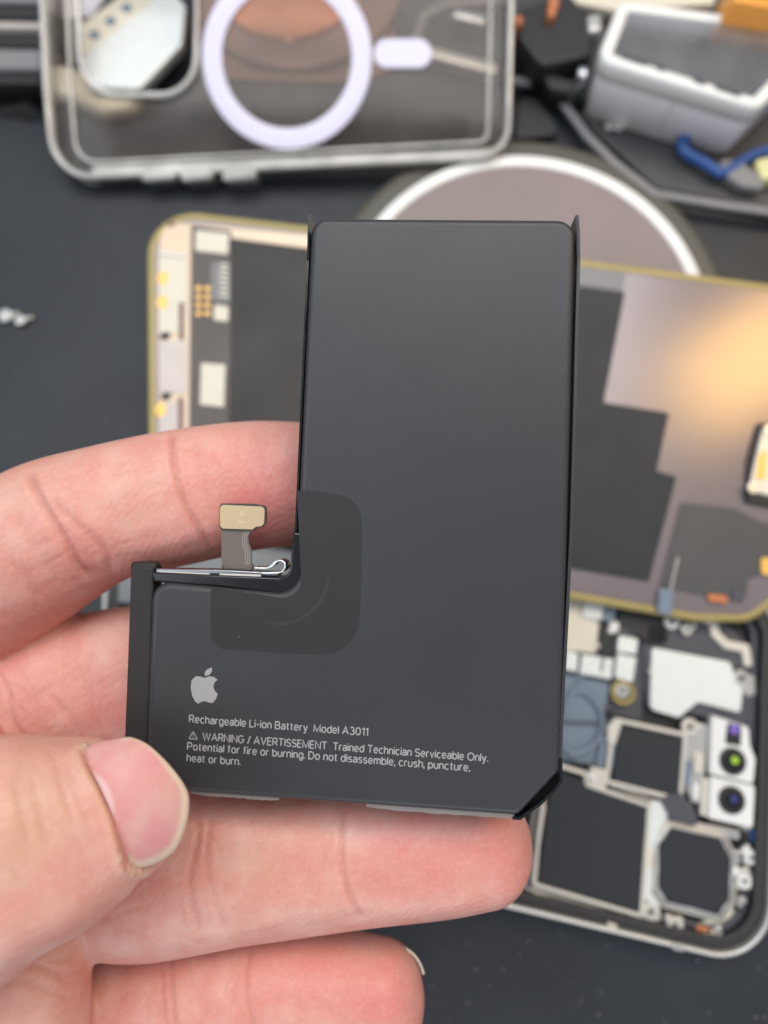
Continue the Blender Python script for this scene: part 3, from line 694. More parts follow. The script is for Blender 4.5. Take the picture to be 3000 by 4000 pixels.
# thumbnail: a curved plate with its own edge
ax_ = Vector((.93, -.366)).normalized(); ay_ = Vector((.366, .93)).normalized(); cN = Vector((296, 1740))
def nail_surf(x, y, off=0.0):
    q = Vector((x, y))-cN; s_ = q.dot(ax_); t_ = q.dot(ay_)+4
    z = 81.25 + 7.4*(1-math.sqrt(max(0.02, 1-(t_/168.0)**2))) + 0.0128*s_ + 1.3*max(0, s_/115)**2.2 + .75*(max(0, -38-s_)/32)**2
    return c2w(cs(x, y, z+off).tolist())
def nail_mesh(name, poly, off, thick, mat_, parent, rings=14):
    # concentric rings towards the centroid
    P = [Vector(p) for p in poly[:-1]]; cen = sum(P, Vector((0, 0)))/len(P); V = []; Fc = []; n = len(P)
    for r in range(rings+1):
        k = 1-r/rings*0.999
        for p in P:
            q = cen+(p-cen)*k; edge = max(0, 1-(1-k)*18); V.append(nail_surf(q.x, q.y, off+edge**2*0.16))
    for r in range(rings):
        for i in range(n):
            j = (i+1) % n; Fc.append((r*n+i, r*n+j, (r+1)*n+j, (r+1)*n+i))
    b0 = len(V)
    for p in P: V.append(nail_surf(p.x, p.y, off+thick))
    for i in range(n):
        j = (i+1) % n; Fc.append((b0+i, b0+j, j, i))
    Fc.append(tuple(b0+i for i in range(n)))
    return link(name, V, Fc, mat_, parent, True)
nm_ = bpy.data.materials.new('nail'); nm_.use_nodes = True; t = nm_.node_tree; N = t.nodes; L = t.links; b = N['Principled BSDF']
b.inputs['Roughness'].default_value = .5; b.inputs['Specular IOR Level'].default_value = .35; b.inputs['Subsurface Weight'].default_value = .2; b.inputs['Subsurface Scale'].default_value = .0015; b.inputs['Subsurface Radius'].default_value = (1, .4, .3)
b.inputs['Coat Weight'].default_value = .0; b.inputs['Coat Roughness'].default_value = .25
def attr(n):
    a = N.new('ShaderNodeAttribute'); a.attribute_name = n; return a.outputs['Fac']
tc = N.new('ShaderNodeTexCoord')
c_ = mixc(ramp(noise(220, 3), .4, .65), (0.68, 0.37, 0.33), (0.66, 0.275, 0.27))
c_ = mixc(attr('lunula'), c_, (0.72, 0.50, 0.47)); c_ = mixc(attr('free'), c_, (0.72, 0.55, 0.42))
L.new(c_, b.inputs['Base Color'])
bp = N.new('ShaderNodeBump'); bp.inputs['Strength'].default_value = .08; bp.inputs['Distance'].default_value = .0002; L.new(noise(900, 3), bp.inputs['Height']); L.new(bp.outputs[0], b.inputs['Normal'])
nail = nail_mesh('thumbnail', nail_out, 0, .45, nm_, hand, 30)
nvn = len(nail.data.vertices); nb = base_of(hand); lun = []; fre = []
CRi = CR.transposed(); nP = [Vector(p) for p in nail_out]
for v in nail.data.vertices:
    p = CRi @ (v.co/MM + nb - CL); x = p.x/-p.z*F+PW/2; y = PH/2-p.y/-p.z*F
    q = Vector((x, y))-cN; s_ = q.dot(ax_); t_ = q.dot(ay_)
    # lunula: crescent beside the cuticle
    dl = ((s_+118)/80)**2 + ((t_+46)/92)**2
    lun.append(max(0, min(1, (1.0-dl)*5))*.85)
    de = min((Vector((x, y))-p_).length for p_ in nP[12:62])
    wv_w = 7+13*max(0, min(1, (y-1600)/140)) if y < 1760 else 19
    fre.append(max(0, min(1, (wv_w+2-de)/9)) if s_ > -60 else 0)
for n_, arr in (('lunula', lun), ('free', fre)):
    a = nail.data.attributes.new(n_, 'FLOAT', 'POINT'); a.data.foreach_set('value', arr)
# little fingertip nail edge
pn = [(855, 2046, 115), (875, 2049, 114.5), (893, 2062, 114), (907, 2082, 114), (915, 2104, 114)]
tube('fingernail_edge', [c2w(cs(*p).tolist()) for p in pn], 0.22, M['cream'], hand, sub=6, n=8)

# ------------------------------------------------------------------ opened phone body (bottom right, runs left behind the hand)
bd = thing('opened_phone', 'opened silver phone showing circuit boards, camera modules and screws, under the gold-edged display', 'phone', table(0).pt(1400, 1900))
HB = 8.0; TB = table(HB)     # rim plane
TI = table(0)
rim_px = [(1692, 1290, 105), (1668, 2098, 125), (205, 1752, 110), (232, 985, 110)]
rim = outl(TB, rim_px, 16)
slab('back_shell', TB, offs(rim, 1.0), .3-HB, 2.2-HB, M['dark'], bd)
band('metal_rim', TB, rim, 1.0, 0.2-HB, 0, M['rimmetal'], bd, bev=0.45)
band('gasket', TB, offs(rim, 1.02), 2.6, 0.6-HB, -1.4, M['dark2'], bd, bev=0.3)
inner = offs(rim, 3.7)
band('inner_ledge', TB, inner, 1.6, 0.6-HB, -3.6, M['slate2'], bd, bev=0.3)
def P(name, px, h0, h1, m, r=4, bev=0.15, parent=None, seg=4):
    pl = table(h1); return slab(name, pl, outl(pl, px, seg, r), h0-h1, 0, M[m], parent or bd, bev)
def screw(pl_h, x, y, rpx, m='steel', cross=True, par=None, th=0.8):
    pl = table(pl_h); sc_ = slab('screw', pl, circ(pl, x, y, rpx, 20), -th, 0, M[m], par or bd, bev=0.15)
    if cross:
        a = rpx*.55; w_ = rpx*.13; ca, sa = math.cos(.5), math.sin(.5)
        q = [(-a, -w_), (-w_, -w_), (-w_, -a), (w_, -a), (w_, -w_), (a, -w_), (a, w_), (w_, w_), (w_, a), (-w_, a), (-w_, w_), (-a, w_)]
        slab('cross_slot', pl, [pl.uv(x+u_*ca-v_*sa, y+u_*sa+v_*ca) for u_, v_ in q], 0.0, 0.02, M['dark'], sc_)
    return sc_
def Fm(name, px, wpx, h0, h1, m='pale', r=5, bev=0.2, parent=None):
    pl = table(h1); return band(name, pl, outl(pl, px, 4, r), pl.mm(px[0][0], px[0][1], wpx), h0-h1, 0, M[m], parent or bd, bev=bev)
# logic board area
P('logic_board', [(1190, 1260), (1400, 1300), (1385, 1560), (1180, 1500)], 2.2, 3.2, 'slate2')
P('cream_shield', [(1200, 1268), (1262, 1282), (1268, 1330), (1295, 1345), (1288, 1412), (1190, 1402)], 3.2, 5.0, 'cream', bev=.3)
P('white_block', [(1262, 1286), (1308, 1292), (1300, 1340), (1258, 1332)], 3.2, 6.0, 'white', bev=.4)
P('blue_connector', [(1308, 1298), (1335, 1302), (1326, 1345), (1300, 1340)], 3.2, 5.4, 'bluegrey', bev=.3)
P('chip', [(1298, 1350), (1330, 1356), (1322, 1420), (1292, 1412)], 3.2, 4.2, 'dark')
P('connector_block', [(1332, 1346), (1375, 1352), (1372, 1378), (1330, 1372)], 3.2, 4.6, 'slate2')
P('metal_clip', [(1318, 1345), (1338, 1342), (1336, 1366), (1312, 1370)], 3.2, 4.9, 'steel')
for q in ([(1222, 1404), (1251, 1412), (1247, 1452), (1218, 1446)], [(1257, 1412), (1327, 1424), (1321, 1468), (1252, 1455)], [(1337, 1372), (1380, 1380), (1375, 1414), (1332, 1408)], [(1333, 1412), (1376, 1420), (1368, 1474), (1328, 1464)]):
    P('white_connector', q, 3.2, 5.4, 'shield', bev=.35)
brs = table(5.0); rg_ = band('brass_ring', brs, circ(brs, 1347, 1496, 27, 28), brs.mm(1347, 1496, 10), -1.8, 0, M['goldrim'], bd, bev=.3)
screw(4.6, 1345, 1492, 15)
# blue-grey flex on the left
P('blue_flex', [(1205, 1455), (1320, 1475), (1300, 1560), (1330, 1600), (1326, 1660), (1200, 1640)], 2.4, 3.4, 'bluegrey', r=14, bev=.3)
tube('cable', [table(4).pt(x, y) for x, y in ((1215, 1540), (1235, 1495), (1270, 1500), (1300, 1545), (1290, 1600), (1240, 1630), (1212, 1610))], .7, M['bluegrey'], bd, n=10)
tube('cable', [table(3.8).pt(x, y) for x, y in ((1200, 1560), (1250, 1562), (1310, 1560), (1330, 1530))], .35, M['slate2'], bd, n=8)
screw(4.2, 1254, 1458, 9, 'bluegrey', False); screw(4.2, 1256, 1485, 9, 'bluegrey', False)
P('flex_ribbon', [(1300, 1590), (1338, 1596), (1326, 1668), (1286, 1655)], 3.4, 4.6, 'bluegrey', bev=.4)
# dark panel with white plate
P('dark_cover', [(1385, 1345), (1450, 1330), (1560, 1340), (1625, 1400), (1632, 1570), (1395, 1525)], 2.3, 4.0, 'slate2', r=10, bev=.3)
P('white_plate', [(1408, 1398, 8), (1578, 1430, 8), (1590, 1468, 12), (1606, 1490, 8), (1600, 1541, 8), (1508, 1517, 12), (1468, 1551, 10), (1404, 1532, 14)], 4.0, 5.0, 'shield', bev=.3)
strip('silver_cable', table(5.2), [(1475, 1326), (1520, 1333), (1542, 1340), (1546, 1368), (1570, 1392), (1612, 1400), (1618, 1440)], 20, -1.4, 0, M['pale'], bd, bev=.5)
P('black_connector', [(1340, 1308), (1440, 1325), (1445, 1385), (1405, 1392), (1335, 1345)], 3.2, 5.0, 'dark', r=8)
P('dark_block', [(1405, 1350), (1440, 1352), (1438, 1390), (1402, 1385)], 4, 5.4, 'glossblack')
screw(5.6, 1366, 1306, 14, 'steel', False); screw(5.2, 1338, 1304, 9, 'steel', False); screw(5.6, 1452, 1342, 17); screw(5.4, 1484, 1360, 12); screw(5, 1602, 1465, 17); screw(5, 1435, 1358, 9, 'steel', False)
P('corner_clip', [(1592, 1455), (1630, 1460), (1634, 1500), (1615, 1505), (1600, 1485)], 3, 4.6, 'steel')
# upper camera module
P('camera_cover', [(1340, 1568, 6), (1478, 1594, 6), (1468, 1726, 6), (1322, 1690, 6)], 3, 5.6, 'slate', bev=.3)
Fm('cover_frame', [(1328, 1550, 14), (1486, 1584, 8), (1475, 1735, 8), (1306, 1692, 6), (1312, 1640), (1318, 1590)], 9, 3, 5.9)
P('frame_tab', [(1312, 1570), (1334, 1548), (1345, 1560), (1330, 1610), (1312, 1606)], 4, 6.0, 'pale', r=6, bev=.3)
screw(6.0, 1491, 1570, 18, 'pale')
P('side_bracket', [(1480, 1595), (1512, 1562), (1530, 1566), (1518, 1740), (1492, 1730), (1478, 1690)], 2.5, 4.6, 'steel', r=6, bev=.3)
P('bracket_foot', [(1502, 1624), (1524, 1630), (1520, 1672), (1498, 1668)], 4.4, 5.6, 'pale', r=4, bev=.3)
P('bracket_pad', [(1518, 1680), (1533, 1684), (1528, 1765), (1512, 1760)], 3.5, 5.4, 'pale', r=4, bev=.3)
# front camera assembly
fc = P('face_camera_top', [(1538, 1545, 5), (1618, 1570, 10), (1621, 1610, 6), (1633, 1640, 8), (1628, 1694, 6), (1534, 1672, 5)], 2.5, 6.6, 'white', bev=.35)
fb = P('face_camera_bottom', [(1536, 1677, 5), (1632, 1698, 6), (1627, 1790, 6), (1531, 1768, 5)], 2.5, 6.4, 'white', bev=.35)
P('sensor_window', [(1572, 1560, 5), (1602, 1567, 5), (1601, 1612, 5), (1566, 1606, 5)], 6.5, 6.75, 'dark', parent=fc, bev=.1)
def lens(x, y, r, h, dot, dr, par):
    pl = table(h); slab('lens_barrel', pl, circ(pl, x, y, r, 30), -.6, 0, M['dark'], par, bev=.25)
    slab('lens_glass', pl, circ(pl, x, y, r*.62, 26), -.3, .14, M['glossblack'], par, bev=.12)
    slab('lens_coating', pl, circ(pl, x+3, y-3, dr, 18), 0.1, .18, M[dot], par, bev=.03)
lens(1584, 1645, 29, 7.0, 'green', 8.5, fc); lens(1582, 1729, 29, 6.9, 'bluecoat', 8, fb)
pl = table(6.85); slab('lens_coating', pl, circ(pl, 1587, 1575, 11, 18), -.1, .03, M['purple'], fc, bev=.03)
# large camera module on the left
P('camera_cover', [(1194, 1660, 6), (1398, 1738, 6), (1382, 1972, 6), (1162, 1906, 6)], 3, 5.6, 'slate', bev=.3)
Fm('cover_frame', [(1182, 1642, 6), (1270, 1668, 4), (1272, 1692, 4), (1408, 1738, 6), (1390, 1986, 8), (1150, 1915, 8), (1160, 1800)], 8.5, 3, 5.9)
Fm('cover_frame', [(1166, 1634, 6), (1420, 1732, 6), (1400, 1996, 8), (1132, 1922, 8)], 6, 3, 4.8, 'steel')
P('frame_tab', [(1276, 1655), (1312, 1664), (1310, 1706), (1274, 1694)], 4, 6.2, 'pale', r=6, bev=.3)
P('frame_tab', [(1312, 1660), (1322, 1664), (1318, 1710), (1300, 1706)], 4, 5.2, 'dark', r=3)
for k in range(13):
    y = 1752 + k*12.0; x = 1163-k*1.7
    P('contact_tooth', [(x-9, y), (x+4, y+2), (x+3, y+7.5), (x-10, y+5.5)], 4.6, 5.3, 'brownblack', r=1.5, bev=.05, seg=2)
strip('edge_rail', table(5.2), [(1157, 1738), (1134, 1906)], 6, -2, 0, M['pale'], bd, bev=.3)
strip('edge_rail', table(5.7), [(1176, 1740), (1150, 1908)], 8, -2, 0, M['cream'], bd, bev=.3)
# octagonal module
octo = [(1452, 1789, 3), (1556, 1813, 3), (1578, 1857, 3), (1575, 1938, 3), (1551, 1975, 3), (1443, 1948, 3), (1423, 1915, 3), (1424, 1828, 3)]
P('camera_cover', octo, 3, 5.7, 'slate', bev=.3)
def grow(px, k):
    cx_ = sum(p[0] for p in px)/len(px); cy_ = sum(p[1] for p in px)/len(px)
    return [(cx_+(p[0]-cx_)*k, cy_+(p[1]-cy_)*k, p[2]) for p in px]
Fm('cover_frame', grow(octo, 1.10), 7, 3, 6.0, 'steel'); Fm('cover_frame', grow(octo, 1.20), 5, 3, 4.9, 'pale')
P('bracket_arm', [(1406, 1732), (1428, 1730), (1446, 1760), (1430, 1790), (1412, 1850), (1396, 1845), (1404, 1770)], 3, 5.2, 'shield', r=6, bev=.4)
P('bracket_arm', [(1396, 1870), (1410, 1870), (1408, 1930), (1428, 1956), (1420, 1966), (1392, 1944)], 3, 5.2, 'shield', r=6, bev=.4)
P('bracket_joint', [(1396, 1833), (1412, 1834), (1410, 1874), (1394, 1872)], 3, 5.5, 'cream', r=3, bev=.2)
P('film_tab', [(1428, 1722), (1470, 1712), (1500, 1745), (1512, 1785), (1448, 1768)], 4.8, 6.1, 'slate2', r=6, bev=.1)
for x, y, r in ((1406, 1970, 17), (1458, 1999, 16), (1623, 1853, 14), (1609, 1904, 15)):
    P('screw_boss', [(x-r*1.25, y-r*1.25), (x+r*1.2, y-r*1.15), (x+r*1.3, y+r*1.25), (x-r*1.2, y+r*1.2)], 2.5, 5.0, 'pale', r=9, bev=.3)
    screw(5.7, x, y, r, 'white' if x > 1600 else 'pale')
P('corner_bracket', [(1570, 1975), (1595, 1930), (1632, 1880), (1640, 1900), (1622, 1985), (1570, 2028), (1480, 2016), (1478, 2004)], 2.5, 3.6, 'cream', r=8, bev=.3)
P('clip', [(1600, 1840), (1616, 1822), (1624, 1838), (1612, 1856)], 3, 5.0, 'white', r=3)
P('clip', [(1592, 1880), (1618, 1872), (1622, 1888), (1594, 1896)], 3, 5.2, 'pale', r=3)
P('spring_contact', [(1590, 1935), (1606, 1930), (1604, 1970), (1588, 1968)], 3.4, 4.8, 'brownblack', r=3); P('spring_contact', [(1596, 1938), (1608, 1936), (1604, 1962), (1594, 1960)], 4, 5.2, 'steel', r=3)
P('spring_contact', [(1506, 1998), (1540, 2006), (1536, 2018), (1504, 2010)], 3.4, 4.6, 'copper', r=3)
P('blue_chip', [(1622, 1796), (1632, 1794), (1636, 1815), (1624, 1818)], 3.4, 5.2, 'blue', r=2)
P('black_connector', [(1605, 1800), (1624, 1802), (1624, 1822), (1605, 1820)], 3.4, 4.8, 'dark', r=2)
P('side_rail', [(1632, 1540), (1646, 1545), (1640, 1830), (1628, 1820)], 2.5, 4.2, 'brownblack', r=3)
P('flex_ribbon', [(1526, 1780), (1600, 1795), (1598, 1815), (1524, 1800)], 3.5, 4.6, 'steel', r=3)
Fm('cover_rail', [(1140, 1770, 6), (1152, 1930, 8), (1412, 2004, 8), (1424, 1748, 6), (1412, 1742, 4), (1396, 1992, 8), (1160, 1922, 8)], 2.5, 3, 5.0, 'pale')
P('corner_tray', [(1530, 2004), (1566, 2020), (1610, 2000), (1640, 1960), (1646, 1870), (1652, 1880), (1652, 1970), (1620, 2020), (1575, 2040), (1500, 2030)], 2.5, 4.6, 'cream', r=6, bev=.3)
for q, h, m_ in (([(1585, 1838), (1600, 1838), (1600, 1868), (1585, 1868)], 5.0, 'steel'), ([(1583, 1872), (1598, 1874), (1596, 1892), (1582, 1890)], 5.4, 'white'), ([(1500, 1776), (1526, 1782), (1524, 1796), (1498, 1790)], 5.0, 'pale'), ([(1604, 1770), (1624, 1775), (1622, 1796), (1603, 1792)], 4.6, 'steel'), ([(1440, 1975), (1478, 1984), (1476, 1990), (1438, 1982)], 4.8, 'cream'), ([(1484, 1996), (1500, 2000), (1498, 2012), (1482, 2008)], 4.6, 'brownblack'), ([(1545, 2003), (1560, 1998), (1562, 2020), (1548, 2026)], 5.2, 'steel'), ([(1336, 1310), (1356, 1298), (1376, 1306), (1350, 1318)], 5.6, 'brownblack'), ([(1380, 1300), (1400, 1304), (1396, 1318), (1378, 1314)], 5.6, 'steel'), ([(1300, 1420), (1306, 1421), (1302, 1452), (1296, 1451)], 5.5, 'dark'), ([(1634, 1620), (1642, 1622), (1640, 1700), (1632, 1698)], 4.4, 'goldrim'), ([(1636, 1720), (1642, 1722), (1640, 1776), (1634, 1774)], 4.4, 'copper'), ([(1270, 1668), (1290, 1674), (1288, 1684), (1268, 1680)], 6.3, 'white'), ([(1484, 1640), (1496, 1644), (1492, 1700), (1480, 1694)], 5.2, 'bluegrey'), ([(1500, 1690), (1512, 1694), (1508, 1730), (1496, 1724)], 5.4, 'white')):
    P('small_part', q, h-1.6, h, m_, r=3, bev=.25)
for x, y, r_ in ((1292, 1395, 5), (1404, 1450, 4), (1318, 1440, 5), (1390, 1312, 6), (1500, 1352, 5), (1488, 1740, 7), (1608, 1946, 6), (1360, 1992, 6)): screw(5.6, x, y, r_, 'steel', False)
P('rim_tab', [(1312, 1992), (1334, 1998), (1333, 2008), (1311, 2002)], 5, 6.9, 'pale', r=2)
P('rim_tab', [(1455, 2037), (1478, 2041), (1477, 2056), (1454, 2051)], 6, 8.3, 'steel', r=2)
# far end of the body, seen between the fingers and behind the connector
P('metal_plate', [(225, 1120), (650, 1190), (640, 1330), (222, 1300)], 2.5, 6.6, 'innergrey', r=10, bev=.4)
P('battery_tray', [(650, 1210), (1180, 1290), (1100, 1880), (640, 1760)], 2.5, 3.0, 'slate')

# ------------------------------------------------------------------ display assembly
DP = Plane(168.7, -0.02, 0.17)
dsp = thing('display_assembly', 'removed phone display lying face down, gold rim, black pads and pinkish metal back', 'phone display', DP.pt(900, 900, -3))
dout = [(322, 456, 75), (1255, 560, 0), (1850, 640, 90), (1760, 1390, 120), (1590, 1345, 100), (1480, 1338, 60), (1235, 1296, 0), (322, 1160, 75)]
dout = [(318, 448, 95), (850, 510), (1255, 561), (1900, 645, 90), (1790, 1220, 90), (1620, 1345, 90), (1500, 1342, 60), (1235, 1295), (322, 1112, 75)]
do = outl(DP, dout, 12)
slab('glass_panel', DP, offs(do, .3), -2.2, -0.9, M['glossblack'], dsp)
band('gold_rim', DP, do, 2.0, -1.6, .35, M['goldrim'], dsp, bev=.6)
slab('metal_back', DP, offs(do, 1.9), -1.2, 0, M['backplate'], dsp)
def D(name, px, h0, h1, m, r=3, bev=.1, parent=None, seg=4): return slab(name, DP, outl(DP, px, seg, r), h0, h1, M[m], parent or dsp, bev)
D('peach_frame', [(345, 478, 40), (700, 512), (700, 548), (498, 518), (498, 500), (414, 488), (408, 940), (405, 1095), (342, 1085)], 0, .35, 'creampeach', r=2, bev=.15)
D('pale_cover', [(344, 555, 4), (404, 562, 4), (402, 720, 3), (344, 722, 4)], .35, .55, 'cream', r=4)
D('pale_cover', [(344, 738), (404, 738), (402, 850), (344, 850)], .35, .6, 'pinkgrey', r=4)
D('pale_cover', [(344, 868), (400, 868), (398, 1000), (344, 1000)], .35, .55, 'pinkgrey', r=4)
D('slot', [(388, 655), (399, 655), (398, 735), (388, 735)], .36, .62, 'brown', r=1, bev=0)
D('slot', [(386, 860), (397, 860), (396, 960), (386, 960)], .36, .62, 'brown', r=1, bev=0)
D('ledge_line', [(344, 546), (404, 553), (404, 559), (344, 552)], .35, .75, 'white', r=1)
for x, y in ((353, 603), (352, 655), (349, 886)): slab('gold_dot', DP, circ(DP, x, y, 11, 16, 1.5), .5, .68, M['orange2'], dsp, bev=.05)
for x, y in ((358, 728), (360, 858)): D('dark_clip', [(x-14, y+4), (x-3, y-8), (x+14, y-6), (x+2, y+7)], .4, .9, 'brownblack', r=3)
D('dark_clip', [(366, 482), (376, 480), (378, 490), (364, 492)], .35, .7, 'brown', r=2)
D('driver_strip', [(416, 492), (500, 502), (500, 700), (492, 1090), (410, 1085)], .0, .55, 'brownstrip')
D('pale_tape', [(424, 500), (496, 508), (494, 553), (423, 545)], .55, .8, 'cream', r=4)
D('clear_label', [(458, 566), (498, 571), (497, 655), (456, 650)], .55, .62, 'greylabel', r=3)
for i in range(7):
    D('label_sheen', [(478+random.uniform(-3, 2), 572+i*11), (495, 574+i*11), (494, 578+i*11), (474, 576+i*11)], .62, .66, 'cream', r=1, bev=0)  # cream stripes paint the whitish reflection on the glossy label
for i in range(4):
    for j in range(2): D('gold_contact', [(425+j*19, 620+i*18), (437+j*19, 622+i*18), (436+j*19, 632+i*18), (424+j*19, 630+i*18)], .55, .85, 'orange2', r=4)
D('pale_tape', [(464, 661), (495, 665), (494, 698), (463, 694)], .55, .8, 'cream', r=4)
D('pale_tape', [(436, 786), (488, 790), (485, 882), (433, 876)], .55, .8, 'cream', r=4)
D('black_pad', [(500, 516), (760, 550), (760, 1180), (490, 1120)], .0, .45, 'brownblack', r=2)
D('edge_strip', [(700, 505), (1352, 590), (1345, 628), (700, 548)], .0, .2, 'greyplastic', r=2)
D('edge_film', [(1255, 592), (1305, 598), (1302, 622), (1255, 616)], .2, .3, 'greyplastic', r=2, bev=.03)
D('black_pad', [(900, 575), (1349, 632), (1303, 870), (1444, 893), (1417, 1018), (1460, 1031), (1400, 1256), (1235, 1228), (880, 1180)], .0, .4, 'slate', r=4)
D('grey_pad', [(1470, 1086, 6), (1590, 1100), (1640, 1128), (1700, 1140), (1650, 1240, 20), (1615, 1250), (1610, 1290, 10), (1560, 1296, 6), (1424, 1266, 5)], .0, .35, 'greypad', r=5)
D('amber_part', [(1640, 1205), (1668, 1205), (1668, 1245), (1640, 1240)], .35, .9, 'orange2', r=8)
D('amber_part', [(1528, 1282), (1570, 1288), (1566, 1305), (1524, 1298)], .35, .9, 'copper', r=6)
D('blue_component', [(1580, 1272), (1608, 1274), (1604, 1300), (1576, 1294)], .35, .8, 'slate2', r=4)
D('hinge_clip', [(1420, 1270), (1450, 1275), (1446, 1330), (1414, 1324)], .4, 1.6, 'bluegrey', r=6, bev=.4)
strip('clip_wire', DP, [(1462, 1205), (1452, 1245), (1446, 1275)], 3, .4, .8, M['steel'], dsp)
# earpiece bracket at the right edge
D('earpiece_shadow_slab', [(1612, 990), (1634, 915), (1680, 920), (1680, 1100), (1605, 1085)], .0, 1.2, 'brownblack', r=6, bev=.3)  # dark slab put in for the shadow around the bracket
D('earpiece_bracket', [(1640, 925), (1680, 925), (1672, 1080), (1608, 1062)], 1.2, 2.0, 'pale', r=8, bev=.3)
D('gold_window', [(1630, 985), (1648, 975), (1642, 1040), (1622, 1038)], 2.0, 2.2, 'orange2', r=2)
for x, y in ((1652, 935), (1616, 1058)): slab('screw', DP, circ(DP, x, y, 13, 20), 2.0, 2.6, M['steel'], dsp, bev=.2)

# ------------------------------------------------------------------ round charger disc
CH = 7.0; CP = table(CH)
def circ3(pl, a, b_, c):
    A, B, C_ = pl.uv(*a), pl.uv(*b_), pl.uv(*c)
    d = 2*(A.x*(B.y-C_.y)+B.x*(C_.y-A.y)+C_.x*(A.y-B.y))
    ux = ((A.length_squared)*(B.y-C_.y)+B.length_squared*(C_.y-A.y)+C_.length_squared*(A.y-B.y))/d
    uy = ((A.length_squared)*(C_.x-B.x)+B.length_squared*(A.x-C_.x)+C_.length_squared*(B.x-A.x))/d
    c_ = Vector((ux, uy)); return c_, (A-c_).length
cc, R_ = circ3(CP, (822, 462), (1130, 334), (1512, 588))
chg = thing('charging_pad', 'round pad with white ring and pinkish grey top behind the battery', 'charging pad', CP.w(cc.x, cc.y, -CH))
def cir(c, r, n=96): return [c+Vector((math.cos(2*math.pi*i/n), math.sin(2*math.pi*i/n)))*r for i in range(n)]
slab('base', CP, cir(cc, R_+7.5), -CH+.2, -1.6, M['olive'], chg, bev=3.0, seg=5)
band('white_ring', CP, cir(cc, R_), 3.6, -2.5, 0, M['whitering'], chg, bev=.6)
slab('top_plate', CP, cir(cc, R_-3.7), -2.5, -.35, M['plate'], chg, bev=.2)

# ------------------------------------------------------------------ clear phone case, propped on the things below it
KP = Plane(212.5, 0.02, -0.16)
kc = thing('phone_case', 'clear phone case with white magnetic ring and camera opening at its left', 'phone case', KP.pt(600, 380, -3))
kpx = [(90, -260, 90), (1112, -260, 90), (1097, 352, 66), (128, 402, 92), (110, 200)]
ko = outl(KP, kpx, 14)
def slab_hole(name, pl, o, hole, h0, h1, m_, par):
    tri = tessellate_polygon([[Vector((p.x, p.y, 0)) for p in o], [Vector((p.x, p.y, 0)) for p in hole]])
    al = o + hole; n = len(al); no = len(o)
    V = [pl.w(p.x, p.y, h0) for p in al] + [pl.w(p.x, p.y, h1) for p in al]
    Fc = [t[::-1] for t in tri] + [tuple(n+i for i in t) for t in tri]
    for b_, c_ in ((0, no), (no, len(hole))):
        for i in range(c_): j = (i+1) % c_; Fc.append((b_+i, b_+j, n+b_+j, n+b_+i))
    return link(name, V, Fc, m_, par, False)
cut = outl(KP, [(158, -150, 60), (436, -150, 60), (430, 214, 85), (172, 214, 85)], 10)
slab_hole('back_panel', KP, clean(offs(ko, 1.0)), clean(offs(cut, .6)), -1.0, -.1, M['clearback'], kc)
band('side_wall', KP, ko, 1.5, -1.2, 5.0, M['clearwall'], kc, bev=.7, seg=4)
band('inner_lip', KP, offs(ko, 5.4), .9, -.1, .7, M['clearwall'], kc, bev=.5)
cut = outl(KP, [(158, -150, 60), (436, -150, 60), (430, 214, 85), (172, 214, 85)], 10)
band('camera_surround', KP, cut, 1.5, -.1, 1.6, M['clearwall'], kc, bev=.8)
rc, rR = circ3(KP, (437, 115), (620, 323), (803, 115))
band('magnet_ring', KP, cir(rc, rR), rR*0.235, -.1, .45, M['lilac'], kc, bev=.2)
slab('alignment_mark', KP, outl(KP, [(808, 85, 31), (932, 85, 31), (932, 148, 31), (808, 148, 31)], 8), -.1, .5, M['lilac'], kc, bev=.2)
slab('bottom_bumper', KP, outl(KP, [(205, 362, 6), (1060, 326, 6), (1066, 352, 6), (205, 393, 6)], 5), 0, 3.0, M['clearwall'], kc, bev=1.0)
for a, b_ in ((318, 392), (400, 470), (488, 562)):
    slab('button', KP, outl(KP, [(a, 380, 8), (b_, 376, 8), (b_-2, 398, 8), (a+2, 404, 8)], 5), -1, 5.2, M['clearwall'], kc, bev=.8)
for x in (400, 470): pass

# things under the case
def box(name, px, h0, h1, m, label, cat, r=6, bev=.4, par=None, seg=5, parts=None, group=None):
    pl = table(h1)
    o = slab(name, pl, outl(pl, px, seg, r), h0-h1, 0, M[m], None, bev)
    return tag(o, label, cat, group)
box('putty', [(38, 165, 20), (95, 128, 30), (190, 150), (300, 150, 40), (300, 225, 35), (215, 238, 30), (150, 205), (80, 190, 25)], 0.3, 5.2, 'cream', 'cream lump showing at the left side of the clear phone case', 'putty', r=20, bev=2)
tape = thing('adhesive_card', 'glossy white card with blue dots beneath the camera opening of the clear case', 'card', table(5).pt(280, 100))
tp = table(9)
slab('card_sheet', tp, outl(tp, [(172, 128, 22), (352, -40, 10), (400, 10, 20), (392, 95, 20), (300, 192, 26), (195, 185, 26)], 6), -3.5, 0, M['shield'], tape, bev=.5)
slab('card_strip', tp, outl(tp, [(168, 60, 6), (330, -60, 6), (372, -30, 6), (178, 122, 6)], 4), -3, .3, M['cream'], tape, bev=.2)
for x, y in ((205, 78), (240, 48), (275, 20)): slab('blue_dot', tp, circ(tp, x, y, 12, 16), .3, .45, M['bluegrey'], tape)
cdish = thing('copper_dish', 'copper coloured round dish beneath the ring of the clear case', 'dish', table(0).pt(640, -60))
cp_ = table(6)
slab('dish_plate', cp_, circ(cp_, 640, -62, 232, 60), -5.5, -2, M['brown'], cdish, bev=1)
slab('dish_centre', cp_, circ(cp_, 622, -55, 160, 60), -2.5, 0, M['copper'], cdish, bev=1)
